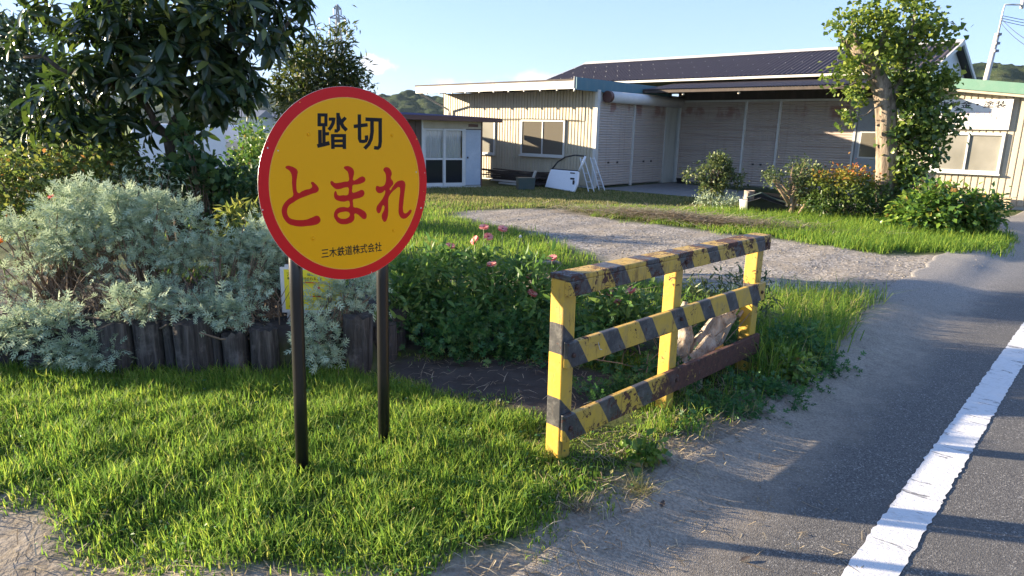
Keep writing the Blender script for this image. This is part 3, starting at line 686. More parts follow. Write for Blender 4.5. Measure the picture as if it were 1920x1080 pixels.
# side with two roller shutters
shutter(W_, M['shutter'], 0.14, 2.10, 0.0, 0.05, 2.56, 'v')
shutter(W_, M['shutter'], 2.18, 4.10, 0.0, 0.05, 2.56, 'v')
G().span((-.02, 2.10, 0.0), (.04, 2.18, 2.6)).build('shutter_rail', M['frame_grey'], W_)
G().span((-.1, 4.10, 0.0), (.05, 4.8, 2.9)).build('pillar', M['pillar'], W_)
G().span((-.06, .14, 2.56), (.0, 4.1, 2.86)).build('lintel', M['pillar'], W_)
rb = G().tube([(.17, .50, 2.68), (.17, 4.75, 2.68)], .165, 16); o_ = rb.build('shutter_housing', M['frame_white'], W_, True)
G().tube([(.17, .36, 2.68), (.17, .499, 2.68)], .168, 16).build('end_cap', M['brown_metal'], o_)

# main hall
H_ = bld('workshop_hall', 'long main hall with purple brown corrugated roof and three rusty roller shutters', 'building')
V1 = 4.8
shutter(H_, M['shutter_rusty'], 0.20, 2.46, V1, 0.05, 2.70)
shutter(H_, M['shutter_rusty'], 2.54, 3.56, V1, 0.05, 2.70)
shutter(H_, M['shutter_rusty'], 3.64, 5.80, V1, 0.05, 2.70)
for u in (.14, 2.47, 3.57, 5.81):
    G().span((u, V1 - .05, 0.02), (u + .06, V1 + .05, 2.70)).build('shutter_rail', M['frame_grey'], H_)
G().span((-.1, V1 + .002, 0.0), (.138, V1 + .1, 2.70)).build('wall', M['pillar'], H_)
G().span((.1, V1 - .06, 2.702), (6.9, V1 + .1, 2.76)).build('header_rail', M['frame_grey'], H_)
G().span((.06, V1 - .02, 2.76), (6.9, V1 + .12, 3.36)).build('header_board', M['dark_wood'], H_)
G().span((5.88, V1 - .01, 0.0), (6.9, V1 + .1, 2.70)).build('side_wall', M['blue_grey'], H_)
d_ = G().span((5.92, V1 - .04, .05), (6.62, V1 - .012, 2.0)); d_ = d_.build('side_door', M['blue_grey'], H_)
G().span((6.0, V1 - .055, 1.08), (6.54, V1 - .041, 1.84)).build('door_window_frame', M['frame_white'], d_)
G().span((6.04, V1 - .062, 1.12), (6.50, V1 - .056, 1.80)).build('pane', M['glass'], d_)
G().box((6.55, V1 - .07, .98), (.03, .06, .12)).build('handle', M['alu'], d_)
# awning in front of the shutters, corrugated
def corr_sheet(u0, u1, A, Bq, per, amp, th=0.0):
    """A = (v, z) at the low edge, Bq = (v, z) at the high edge; ribs run up the slope"""
    n = int((u1 - u0) / per); xs = []; zs = []
    for i in range(n):
        x = u0 + i * (u1 - u0) / n; p = (u1 - u0) / n
        xs += [x, x + p * .25, x + p * .5, x + p * .75]; zs += [0, amp, amp, 0]
    xs.append(u1); zs.append(0); xs = np.array(xs); zs = np.array(zs)
    lo = np.stack([xs, np.full_like(xs, A[0]), A[1] + zs], -1); hi = np.stack([xs, np.full_like(xs, Bq[0]), Bq[1] + zs], -1)
    m_ = len(xs); q = np.arange(m_ - 1); return np.concatenate([lo, hi]), np.stack([q, q + 1, q + 1 + m_, q + m_], -1)
for i in range(9):
    g = G(); g.add(*corr_sheet(.08 + i * .78, .08 + (i + 1) * .78 - .004, (2.42, 2.985 + .002 * (i % 2)), (4.78, 3.34 + .002 * (i % 2)), .078, .02)); g.build('awning_sheet', M['roof_purple'], H_)
G().span((.08, 2.46, 2.89), (7.1, 2.52, 2.98)).build('awning_beam', M['dark_wood'], H_)
G().add([(.085, 2.53, 2.93), (7.1, 2.53, 2.93), (7.1, V1 - .03, 3.28), (.085, V1 - .03, 3.28)], [(0, 3, 2, 1)]).build('awning_soffit', M['dark_wood'], H_)
G().add([(.079, 2.44, 2.90), (.079, V1 - .03, 2.98), (.079, V1 - .03, 3.33), (.079, 2.44, 2.98)], [(0, 3, 2, 1)]).build('awning_end', M['dark_wood'], H_)
# main roof: sheets, gutter, ridge cap, gable
for i in range(15):
    u0 = -5.9 + i * .905
    g = G(); g.add(*corr_sheet(u0, u0 + .90, (4.36, 3.44 + .003 * (i % 2)), (7.5, 4.46 + .003 * (i % 2)), .15, .03)); g.build('roof_sheet', M['roof_purple'], H_)
G().add([(-5.9, 7.5, 4.45), (7.67, 7.5, 4.45), (7.67, 10.6, 3.44), (-5.9, 10.6, 3.44)], [(0, 1, 2, 3)]).build('rear_roof', M['roof_purple'], H_)
g = G()
for i in range(26):
    for t in (.2, .45, .7, .93):
        g.box((-5.8 + i * .53, 4.36 + 3.14 * t, 3.445 + 1.02 * t + .034), (.016, .016, .012))
g.build('roof_bolt', M['steel_pale'], H_)
G().span((-5.95, 4.24, 3.36), (7.7, 4.36, 3.43)).build('gutter', M['trim_white'], H_)
rc = G(); rc.add([(-5.95, 7.25, 4.42), (7.72, 7.25, 4.42), (7.72, 7.5, 4.53), (-5.95, 7.5, 4.53), (-5.95, 7.75, 4.42), (7.72, 7.75, 4.42)], [(0, 1, 2, 3), (3, 2, 5, 4)]); rc.build('ridge_cap', M['trim_white'], H_)
for sgn, nm in ((-5.93, 'verge_trim'), (7.68, 'verge_trim')):
    g = G(); g.add([(sgn, 4.3, 3.34), (sgn, 7.5, 4.38), (sgn, 7.5, 4.50), (sgn, 4.3, 3.47), (sgn + .05, 4.3, 3.34), (sgn + .05, 7.5, 4.38), (sgn + .05, 7.5, 4.50), (sgn + .05, 4.3, 3.47)], [(0, 1, 2, 3), (7, 6, 5, 4), (3, 2, 6, 7), (0, 4, 5, 1)]); g.build(nm, M['trim_white'], H_)
g = G(); g.add([(7.68, 10.7, 3.34), (7.68, 7.5, 4.38), (7.68, 7.5, 4.50), (7.68, 10.7, 3.47), (7.73, 10.7, 3.34), (7.73, 7.5, 4.38), (7.73, 7.5, 4.50), (7.73, 10.7, 3.47)], [(3, 2, 1, 0), (4, 5, 6, 7), (7, 6, 2, 3), (1, 5, 4, 0)]); g.build('verge_trim', M['trim_white'], H_)
G().add([(7.45, 4.5, 0), (7.45, 10.5, 0), (7.45, 10.5, 3.42), (7.45, 7.5, 4.40), (7.45, 4.5, 3.42)], [(0, 1, 2, 3, 4)]).build('gable_wall', M['gable_white'], H_)
G().add([(-5.7, 4.5, 0), (-5.7, 10.5, 0), (-5.7, 10.5, 3.42), (-5.7, 7.5, 4.40), (-5.7, 4.5, 3.42)], [(4, 3, 2, 1, 0)]).build('gable_wall', M['gable_white'], H_)
for u in (1.42, 3.2):
    l_ = G().tube([(u, 2.60, 2.92), (u, 2.60, 2.885)], .035, 10).build('awning_lamp', M['frame_grey'], H_, True)
    sp = []; 
    g = G(); g.tube([(u, 2.60, 2.885), (u, 2.60, 2.86), (u, 2.60, 2.83), (u, 2.60, 2.81)], [.022, .04, .042, .018], 10); g.build('bulb', M['bulb'], l_, True)

# annex (office)
A_ = bld('workshop_annex', 'cream ribbed office annex with green roof edge behind the leafy trunk', 'building')
AV = 3.8
siding(A_, M['cream_pale'], 6.85, 12.6, AV, 0.10, 3.02, 2.36, per=0.145, w=0.58)
G().span((6.85, AV + .03, 0), (12.6, AV + .2, .10)).build('plinth', M['pillar'], A_)
window(A_, 8.08, 9.58, 0.86, 1.84, AV - .02, M['frame_white'], M['frosted'], t=0.06, out=.06)
for nm, z, dz, mt, dv in (('roof_edge', 3.10, .25, 'green_metal', .34), ('roof_trim', 3.035, .06, 'cream_pale', .30)):
    g = G(); a, c_ = 6.7, 13.0; sl = -0.118
    g.add([(a, AV - dv, z), (c_, AV - dv, z + sl * (c_ - a)), (c_, AV - dv, z + dz + sl * (c_ - a)), (a, AV - dv, z + dz),
           (a, AV + .3, z), (c_, AV + .3, z + sl * (c_ - a)), (c_, AV + .3, z + dz + sl * (c_ - a)), (a, AV + .3, z + dz)],
          [(0, 1, 2, 3), (3, 2, 6, 7), (1, 0, 4, 5), (0, 3, 7, 4), (1, 5, 6, 2)]); g.build(nm, M[mt], A_)
g = G(); g.add([(6.7, AV + .3, 3.34), (13, AV + .3, 2.60), (13, 9.5, 2.60), (6.7, 9.5, 3.34)], [(0, 1, 2, 3)]); g.build('roof', M['green_metal'], A_)
# sign board over the office window
sb = thing('shop_sign', 'white sign board with black lettering over the office window', 'sign', (*bw(7.35, AV - .09), 1.92), BZ)
m, nt, b, o = new_mat('faded_board')
v = objvec(nt); x, y, z = sep(nt, v)
rowm = math_(nt, 'MULTIPLY', smooth(nt, z, .22, .28), math_(nt, 'SUBTRACT', 1.0, smooth(nt, z, .42, .46)))
c = mixc(nt, smooth(nt, noise(nt, v, 3, 5), .45, .8), (0.74, 0.73, 0.70), (0.56, 0.54, 0.50))
c = mixc(nt, math_(nt, 'MULTIPLY', rowm, .32), c, (0.48, 0.47, 0.50))
nt.links.new(c, b.inputs['Base Color']); b.inputs['Roughness'].default_value = .5
G().span((0, 0, 0), (2.27, .06, .72)).build('board', m, sb)
face = frame((0, -.002, 0), (1, 0, 0), (0, 0, 1), (0, -1, 0))
link('lettering', text_mesh('自動車鈑金・塗装', .28, .51, 2.14, .685, M['letter_black'], .010), sb, M=face)
m_fr = paint('faded_red', (0.62, 0.36, 0.36), .6, amount=.8, dirt=(.66, .62, .62), scale=16, bmp=0)
m_fg = paint('faded_grey', (0.52, 0.51, 0.49), .6, amount=.5, dirt=(.68, .67, .65), scale=20, bmp=0)
g = G()
for i in range(7):
    x0 = 1.05 + i * .155
    for j in range(5):
        a, c_ = rng.uniform(0, .1), rng.uniform(.26, .40); g.box((x0 + a, -.003, c_), (.05, .003, .012) if j % 2 else (.012, .003, .07))
g.build('faded_red_row', m_fr, sb)
g = G()
for i in range(6):
    x0 = .95 + i * .12
    for j in range(4):
        a = rng.uniform(0, .08); g.box((x0 + a, -.003, rng.uniform(.05, .17)), (.05, .003, .010) if j % 2 else (.010, .003, .05))
g.build('faded_grey_row', m_fg, sb)
bk = G(); bk.box((0, 0, .16), (.30, .22, .30), taper=.96); bk = bk.build('vent_block', M['card'], None, loc=(*bw(9.8, AV - .22), 0.0), label='tan block with a dark slot on the ground under the annex wall', cat='block'); bk.rotation_euler = (0, 0, BZ)
G().box((0, -.112, .2), (.12, .01, .03)).build('slot', M['black_rubber'], bk)

# ------------------------------------------------------------------ garden hut left of the wing
HA = math.atan2(.47, .88)
U_ = thing('garden_hut', 'low hut with white sliding glass doors and brown roof edge, half behind the round sign', 'hut', (-0.95, 20.2, 0), HA)
G().span((-1.82, 0.0, 1.66), (0.0, .06, 1.88)).build('transom', M['cream'], U_)
G().span((-.58, .0, .06), (-.53, .08, 1.66)).build('door_post', M['frame_white'], U_)
G().span((-1.86, .0, .02), (-1.80, .08, 1.90)).build('door_post', M['frame_white'], U_)
G().span((-.05, .0, .02), (0.0, .08, 1.90)).build('door_post', M['brown_metal'], U_)
G().span((-1.8, -.02, 0.0), (-.05, .08, .05)).build('threshold', M['frame_grey'], U_)
G().span((-.45, -.012, 1.72), (-.15, -.001, 1.80)).build('vent', M['brown_metal'], U_)
for i, (a, c_, y) in enumerate(((-1.79, -1.18, .03), (-1.20, -.585, .0))):
    f = G(); z0, z1 = .055, 1.655; t = .05
    f.span((a, y, z0), (a + t, y + .028, z1)); f.span((c_ - t, y, z0), (c_, y + .028, z1)); f.span((a + t, y, z1 - t), (c_ - t, y + .028, z1)); f.span((a + t, y, z0), (c_ - t, y + .028, z0 + .09)); f.span((a + t, y, .79), (c_ - t, y + .028, .84))
    dl = f.build('sliding_door', M['frame_white'], U_)
    G().span((a + t, y + .012, .84), (c_ - t, y + .016, z1 - t)).build('pane', M['clear'], dl)
    G().span((a + t, y + .012, z0 + .09), (c_ - t, y + .016, .79)).build('pane', M['dark_pane'], dl)
for a, c_ in ((-1.75, -1.22), (-1.15, -.62)):
    xs = np.linspace(a, c_, 40); ys = .11 + .018 * np.sin(xs * 75 + np.sin(xs * 13) * 2)
    lo = .56 + .04 * np.sin(xs * 11 + 1)
    V = np.concatenate([np.stack([xs, ys, lo], -1), np.stack([xs, ys, np.full_like(xs, 1.6)], -1)]); q = np.arange(39)
    G().add(V, np.stack([q, q + 1, q + 41, q + 40], -1)).build('curtain', M['curtain'], U_, True)
pd = G().span((-.525, .0, .07), (-.055, .03, 1.64)).build('panel_door', M['grey_door'], U_)
G().box((-.47, -.012, .86), (.03, .03, .05)).build('handle', M['black_rubber'], pd)
G().span((-4.6, .06, 0), (-1.86, .12, 1.88)).build('wood_wall', M['brown_wall'], U_)
for i in range(15): G().span((-4.55 + i * .18, .045, .02), (-4.535 + i * .18, .06, 1.86)).build('batten', M['dark_wood'], U_)
G().span((-.06, .08, 0), (0, 2.6, 1.88)).build('side_wall', M['brown_wall'], U_)
G().span((-4.6, 2.55, 0), (-.06, 2.6, 1.88)).build('rear_wall', M['brown_wall'], U_)
G().span((-4.6, .13, 0), (-4.54, 2.54, 1.88)).build('side_wall', M['brown_wall'], U_)
G().span((-4.2, 2.61, 0), (-2.4, 6.2, 2.5)).build('unseen_shade_block', M['brown_wall'], U_)  # unseen block added behind the hut to throw the shadow on the wing wall
G().span((-4.3, 2.81, 2.502), (-2.3, 6.4, 2.58)).build('shade_block_cap', M['brown_metal'], U_)  # top slab of the added shadow-casting block
G().span((-1.8, .2, 0), (-.1, 2.5, .02)).build('floor', M['dark_wood'], U_)
g = G(); g.add([(-4.9, -.34, 1.90), (.46, -.34, 1.86), (.46, -.34, 1.97), (-4.9, -.34, 2.03), (-4.9, 2.8, 1.92), (.46, 2.8, 1.88), (.46, 2.8, 2.02), (-4.9, 2.8, 2.10)], [(0, 1, 2, 3), (0, 4, 5, 1), (1, 5, 6, 2), (0, 3, 7, 4), (4, 7, 6, 5)]); g.build('roof_fascia', M['brown_metal'], U_)
g = G(); g.add([(-4.92, -.30, 2.036), (.46, -.30, 1.976), (.46, 2.8, 2.026), (-4.92, 2.8, 2.106), (-4.92, -.30, 2.10), (-2.0, -.30, 2.05), (-2.0, 2.8, 2.10), (-4.92, 2.8, 2.2)], [(0, 1, 2, 3), (4, 5, 6, 7), (0, 1, 5, 4)]); g.build('roof_sheet', M['blue_roof'], U_)

# ------------------------------------------------------------------ things by the wing wall
# white car door leaning on the wall
cdz = thing('car_door', 'loose white car door leaning against the ribbed cream wall', 'car door', (0.93, 20.02, 0), math.atan2(-.96, .80))
tilt = Matrix.Rotation(R(-14), 4, 'X')
skin = [(0, .05), (1.22, .0), (1.28, .22), (1.25, .44), (1.22, .58), (.10, .58), (.05, .4)]
xs = np.linspace(0, 1, 9)
g = G(); g.prism(skin, np.array(tilt @ frame((0, 0, 0), (1, 0, 0), (0, 0, 1), (0, -1, 0))), .07); dr = g.build('door_skin', M['white_paint'], cdz); bevel(dr, .02, 2)
loop_ = [(.12, .60), (.28, .80), (.55, .96), (.9, 1.03), (1.34, 1.02), (1.28, .80), (1.22, .60)]
P3 = [tilt @ Vector((x, -.035, z)) for x, z in loop_]
G().tube([p[:] for p in P3[:5]], .022, 8).build('window_frame', M['black_rubber'], cdz, True)
G().tube([p[:] for p in P3[4:]], .035, 8).build('window_frame', M['white_paint'], cdz, True)
G().tube([(tilt @ Vector(q))[:] for q in ((.06, -.035, .59), (.2, -.035, .60), (1.22, -.035, .60))], .015, 6).build('sill_strip', M['black_rubber'], cdz)
g = G(); g.box((tilt @ Vector((1.06, -.075, .36)))[:], (.16, .012, .05)); g.box((tilt @ Vector((1.14, -.078, .26)))[:], (.07, .012, .12)); g.box((tilt @ Vector((1.02, -.076, .52)))[:], (.18, .012, .03)); g.build('door_handle', M['black_rubber'], cdz)
# two pairs of leaning metal legs (folding trestles)
for k, (a, c_, lb) in enumerate((((2.09, 19.16), (1.88, 19.95), 'left one of two pale folding trestle legs leaning beside the car door'), ((2.46, 19.75), (2.22, 20.35), 'pale folding trestle leg leaning against the roller shutter corner'))):
    tr_ = thing('trestle', lb, 'trestle', (*a, 0), 0, 'trestles leaning by the shutters')
    dx, dy = c_[0] - a[0], c_[1] - a[1]
    for off in (0, .16):
        G().tube([(off, 0, 0), (off * .7 + dx, dy, .92)], .017, 6).build('leg', M['steel_pale'], tr_)
    g = G()
    for t in (.12, .3, .55, .95): g.tube([(dx * t, dy * t, .92 * t), (.16 * (1 - .3 * t) + dx * t, dy * t, .92 * t)], .012, 5)
    g.build('crossbar', M['steel_pale'], tr_)
# lumber pile
lp = thing('lumber_pile', 'long low pile of dark weathered planks along the wing wall', 'lumber', (*bw(-2.2, -.75), 0), BZ)
pl = G().box((0, 0, 0), (2.9, .16, .035)).mesh('plank', M['dark_wood'])
for i in range(26):
    o_ = link('plank', pl, lp); zz = .06 + (i // 4) * .055
    o_.location = (rng.uniform(-.35, .35), rng.uniform(-.32, .32) * (1 - i / 34), zz + rng.uniform(0, .012)); o_.rotation_euler = (rng.normal() * .04, rng.normal() * .022, rng.normal() * .05); o_.scale = (rng.uniform(.6, 1.05), rng.uniform(.5, 1.0), 1)
for q in ((-.2, -.52, .12, 1.1), (.1, -.58, .05, .9)):
    G().box((q[0], q[1], q[2]), (q[3], .06, .05)).build('white_batten', M['trim_white'], lp)
G().box((1.0, -.55, .25), (.07, .05, .52), Matrix.Rotation(R(22), 3, 'Y')).build('white_batten', M['trim_white'], lp)
bn = G().box((0, 0, .17), (.46, .34, .33), taper=1.06).build('storage_bin', M['bin_green'], None, loc=(.32, 19.55, 0), label='dark green square bin in front of the lumber pile', cat='bin'); bn.rotation_euler = (0, 0, R(12)); bevel(bn, .015)
G().box((0, 0, .338), (.50, .38, .025)).build('rim', M['bin_green'], bn)
# small things by the shutter pillar and the strip of shrubs
def lathe(pts, n=16):
    g = G(); a = np.linspace(0, 2 * np.pi, n, endpoint=False); V = []
    for r_, z in pts: V.append(np.stack([np.cos(a) * r_, np.sin(a) * r_, np.full(n, z)], -1))
    V = np.concatenate(V); k = len(pts); i = np.arange(k - 1)[:, None] * n; j = np.arange(n)[None]
    F = np.stack([i + j, i + (j + 1) % n, i + n + (j + 1) % n, i + n + j], -1).reshape(-1, 4); g.add(V, F); return g
lathe([(.001, 0), (.16, 0), (.19, .26), (.20, .27), (.185, .27), (.17, .22), (.001, .22)]).build('bucket', M['pot_white'], None, True, loc=(5.18, 15.1, 0), label='pale bucket in the grass carrying a rusty paint can', cat='bucket')
lathe([(.001, 0), (.11, 0), (.115, .03), (.108, .04), (.112, .19), (.118, .2), (.10, .2), (.098, .1), (.001, .1)]).build('paint_can', M['pot_rust'], None, True, loc=(5.18, 15.08, .272), label='rusty paint can standing on the pale bucket', cat='can')
lathe([(.001, 0), (.10, 0), (.15, .16), (.16, .17), (.14, .17), (.13, .13), (.001, .13)]).build('plant_pot', M['black_rubber'], None, True, loc=(*bw(.55, 4.45), 0), label='small dark plant pot by the grey pillar between the shutters', cat='pot')
# dark plastic tub tipped over
tb = thing('garden_tub', 'dark blue grey plastic tub lying tipped beside the pruned bush', 'tub', (5.45, 14.75, 0), R(-20))
g = G(); Mx = Matrix.Rotation(R(18), 3, 'X')
g.add(np.array([(-.34, -.2, 0), (.36, -.2, 0), (.38, .3, 0), (-.32, .3, 0), (-.38, -.3, .38), (-.12, -.32, .50), (.10, -.26, .40), (.44, -.26, .30), (.46, .36, .33), (-.40, .36, .36)]) @ np.array(Mx).T,
      [(0, 3, 2, 1), (0, 1, 7, 6, 5, 4), (1, 2, 8, 7), (2, 3, 9, 8), (3, 0, 4, 9)]); t_ = g.build('shell', M['black_rubber'], tb)
s_ = t_.modifiers.new('thick', 'SOLIDIFY'); s_.thickness = .02
G().tube([(-.40, -.33, .36), (-.12, -.38, .48), (.10, -.31, .38), (.46, -.31, .28)], .018, 6).build('rim', M['bin_green'], tb)

# ------------------------------------------------------------------ the round railway crossing sign
S_ = thing('crossing_stop_sign', 'large round yellow sign with red rim and Japanese lettering on two black posts', 'sign', (-.83, 3.17, 0), 0)
sx, sn = (0.712, 0.702, 0), (0.702, -0.712, 0)
CEN = Vector((-0.770 + .83, 3.188 - 3.17, 1.385))
def pole(p0, p1):
    a = np.array(p0) - [.83 * -1, 0, 0]; return a
for x0, y0, lean in ((-1.002, 3.020, .030), (-.661, 3.323, .022)):
    a = Vector((x0 + .83, y0 - 3.17, -.1)); 
    d = Vector(sx) * lean
    pts = [a + d * t + Vector((0, 0, 1.66 * t)) for t in (0, .3, .6, 1)]
    pg = G().tube([p[:] for p in pts], .0302, 20); pg.build('post', M['post_black'], S_, True)
def disc(r0, r1, z0, z1, n=96):
    a = np.linspace(0, 2 * np.pi, n, endpoint=False); c_, s_ = np.cos(a), np.sin(a)
    g = G(); rings = [(r0, z1), (r1, z1), (r1, z0), (r0, z0)]
    V = np.concatenate([np.stack([c_ * r, s_ * r, np.full(n, z)], -1) for r, z in rings]); F = []
    j = np.arange(n); j2 = (j + 1) % n
    for q in range(4):
        p, t = q * n, ((q + 1) % 4) * n; F.append(np.stack([p + j, t + j, t + j2, p + j2], -1))
    g.add(V, np.concatenate(F)); return g
FM = frame(CEN, sx, (0, 0, 1), sn)
FM = FM @ Matrix.Translation((0, 0, .012))
lathe([(.0005, 0), (.4405, 0), (.442, .001), (.442, .002), (.0005, .002)], 96).build('disc', M['alu'], S_, M=FM)
lathe([(.0005, .0022), (.3905, .0022), (.3905, .003), (.0005, .003)], 96).build('yellow_face', M['sign_yellow'], S_, M=FM)
disc(.3905, .3945, .0021, .0031).build('rim_line', M['rim_orange'], S_, M=FM)
disc(.3945, .4412, .0021, .003).build('red_rim', M['sign_red'], S_, M=FM)
FL = FM @ Matrix.Translation((0, 0, .0032))
K_TO = [[(-315, 91), (-306, 96), (-290, 94), (-273, 87), (-260, 74), (-262, 56), (-267, 31), (-269, 2), (-266, -18), (-258, -23), (-247, -17), (-227, -10), (-202, -5), (-194, 4), (-199, 20), (-193, 24), (-179, 15), (-166, 1), (-162, -11), (-170, -22), (-196, -29), (-229, -39), (-261, -49), (-286, -62), (-307, -74), (-317, -92), (-317, -112), (-307, -129), (-287, -137), (-255, -142), (-227, -141), (-198, -133), (-175, -128), (-163, -138), (-161, -153), (-173, -165), (-196, -170), (-228, -171), (-257, -171), (-288, -165), (-315, -154), (-333, -133), (-342, -110), (-342, -88), (-331, -66), (-309, -46), (-287, -33), (-288, -7), (-289, 22), (-288, 51), (-293, 68), (-304, 80), (-314, 86)]]
K_MA = [[(-32, 83), (-20, 89), (3, 85), (19, 70), (21, 55), (16, 38), (15, 24), (31, 26), (53, 37), (69, 39), (81, 27), (78, 17), (64, 9), (36, 3), (11, -1), (9, -13), (9, -32), (22, -33), (43, -27), (61, -23), (73, -33), (70, -49), (54, -58), (29, -63), (11, -67), (11, -82), (13, -100), (32, -105), (56, -115), (78, -132), (83, -146), (77, -160), (64, -161), (50, -151), (35, -138), (17, -133), (16, -152), (8, -167), (-14, -176), (-42, -178), (-69, -170), (-85, -153), (-92, -136), (-86, -114), (-70, -101), (-43, -97), (-10, -98), (-8, -78), (-11, -71), (-34, -73), (-61, -69), (-80, -60), (-87, -48), (-84, -26), (-78, -22), (-73, -30), (-69, -40), (-41, -43), (-15, -41), (-11, -29), (-12, -10), (-28, -8), (-55, -14), (-76, -13), (-92, -2), (-103, 13), (-102, 22), (-95, 24), (-82, 15), (-57, 15), (-30, 19), (-9, 22), (-8, 42), (-13, 63), (-24, 73)], [(-73, -132), (-65, -124), (-44, -120), (-20, -121), (-10, -128), (-10, -140), (-21, -149), (-45, -152), (-64, -146)]]
K_RE = [[(182, 67), (189, 77), (206, 79), (223, 67), (230, 46), (224, 28), (236, 10), (237, -3), (225, -15), (217, -31), (234, -15), (256, 6), (278, 13), (298, 11), (309, -4), (308, -22), (301, -62), (296, -98), (293, -131), (301, -149), (320, -146), (336, -134), (345, -137), (340, -151), (324, -167), (301, -177), (281, -171), (268, -152), (267, -115), (272, -71), (277, -32), (273, -19), (251, -27), (224, -47), (209, -68), (206, -104), (205, -140), (198, -169), (184, -184), (172, -174), (167, -152), (175, -135), (182, -124), (182, -106), (176, -102), (171, -109), (162, -130), (151, -140), (139, -129), (140, -107), (155, -90), (177, -66), (190, -38), (188, -31), (179, -38), (156, -43), (140, -33), (137, -15), (142, -8), (161, -12), (185, -6), (193, 8), (196, 36), (192, 52)]]
K_FU = [[(-154, 306), (-104, 307), (-104, 321), (-153, 320)], [(-153, 319), (-156, 264), (-139, 264), (-136, 320)], [(-120, 320), (-123, 264), (-107, 264), (-104, 320)], [(-155, 264), (-108, 265), (-107, 279), (-155, 278)], [(-133, 269), (-136, 187), (-119, 187), (-117, 270)], [(-125, 225), (-101, 226), (-100, 240), (-125, 239)], [(-154, 249), (-156, 184), (-138, 184), (-136, 249)], [(-159, 171), (-129, 177), (-98, 184), (-102, 201), (-133, 194), (-163, 187)], [(-100, 289), (-74, 290), (-74, 304), (-99, 303)], [(-82, 304), (-87, 282), (-96, 267), (-108, 254), (-95, 245), (-82, 259), (-70, 278), (-65, 303)], [(-61, 325), (-62, 273), (-62, 253), (-63, 253), (-72, 254), (-74, 239), (-59, 238), (-44, 250), (-44, 274), (-43, 325)], [(-60, 308), (-50, 284), (-36, 259), (-18, 243), (-4, 255), (-21, 269), (-33, 291), (-43, 314)], [(-20, 310), (-34, 299), (-44, 286), (-30, 278), (-21, 289), (-8, 300)], [(-92, 218), (-16, 218), (-15, 233), (-91, 232)], [(-92, 231), (-93, 166), (-75, 167), (-74, 231)], [(-33, 232), (-35, 166), (-17, 166), (-15, 232)], [(-78, 195), (-28, 196), (-28, 209), (-78, 208)], [(-79, 174), (-29, 174), (-29, 187), (-79, 186)]]
K_KI = [[(49, 321), (46, 211), (54, 194), (75, 192), (94, 196), (103, 211), (102, 229), (83, 227), (84, 213), (82, 208), (74, 208), (66, 207), (65, 212), (67, 322)], [(27, 259), (102, 268), (100, 284), (26, 275)], [(89, 292), (180, 291), (181, 308), (90, 309)], [(115, 298), (114, 245), (108, 214), (96, 192), (74, 173), (88, 162), (112, 183), (127, 210), (134, 244), (135, 298)], [(160, 299), (158, 200), (155, 180), (152, 178), (134, 180), (131, 164), (156, 161), (173, 174), (178, 200), (180, 299)]]
for kk in (K_TO, K_MA, K_RE): link('red_lettering', curve_mesh(kk, M['letter_red'], 0), S_, M=FL)
for kk in (K_FU, K_KI):
    g = G()
    for q, st_ in enumerate(kk):        # overlapping brush strokes: each a hair above the last
        h_ = len(st_) // 2; g.add([(x * .001, y * .001, q * .00004) for x, y in st_], [(j, j + 1, 2 * h_ - 2 - j, 2 * h_ - 1 - j) for j in range(h_ - 1)])
    g.build('black_lettering', M['letter_black'], S_, M=FL)
link('company_lettering', text_mesh('三木鉄道株式会社', -.163, -.326, .163, -.280, M['letter_black'], .014, 0), S_, M=FL)
for i in range(14):
    a_ = rng.uniform(0, 6.28); r_ = rng.choice([.415, .425, .436, .432, .38]); n_ = 6; q_ = np.linspace(0, 6.28, n_, endpoint=False)
    w_ = rng.uniform(.0015, .0045); V = np.stack([r_ * math.cos(a_) + np.cos(q_) * w_ * rng.uniform(.5, 1.4, n_), r_ * math.sin(a_) + np.sin(q_) * w_ * rng.uniform(.5, 1.4, n_), np.full(n_, .0002)], -1)
    G().add(V, [tuple(range(n_))]).build('paint_chip', M['alu'] if i % 3 else M['rim_orange'], S_, M=FL)
for z in (.23, -.23):
    for sxx in (-.20, .235):
        g = lathe([(.0005, 0), (.008, 0), (.006, .004), (.0005, .005)], 10); g.build('bolt', M['sign_yellow'], S_, True, M=FL @ Matrix.Translation((sxx, z, -.0002)))
        G().box((sxx, z, -.018), (.03, .10, .03)).build('clamp', M['alu'], S_, M=FM)

# ------------------------------------------------------------------ yellow notice behind the sign
Nn_ = thing('notice_board', 'small yellow notice with thin red frame among the silver leaves', 'notice', (-1.66, 4.75, .12), R(-2))
m = M['frame_white']
G().span((0, 0, .21), (.46, .012, .545)).build('backing', m, Nn_)
G().span((.028, -.002, .235), (.44, -.0005, .53)).build('face', M['notice_yellow'], Nn_)
for x in (.03, .42): G().span((x, .014, -.12), (x + .03, .04, .56)).build('stake', M['frame_grey'], Nn_)
nf = frame((0, -.003, 0), (1, 0, 0), (0, 0, 1), (0, -1, 0))
for tx, bx in (('フン', (.05, .485, .098, .507)), ('違反者', (.05, .458, .118, .476)), ('は', (.20, .487, .222, .507)), ('せられること', (.17, .458, .305, .478)), ('ラ', (.058, .30, .085, .33)), ('兵庫県', (.052, .252, .11, .266))):
    link('lettering', text_mesh(tx, *bx, M['letter_black'], .01), Nn_, M=nf)
g = G()
for a, c_ in (((.085, .435), (.36, .441)), ((.085, .335), (.36, .341)), ((.085, .341), (.091, .435)), ((.354, .341), (.36, .435))):
    g.span((a[0], -.0042, a[1]), (c_[0], -.0025, c_[1]))
g.build('red_frame', M['letter_red'], Nn_)
G().box((.27, -.004, .40), (.03, .003, .022)).build('red_mark', M['letter_red'], Nn_)

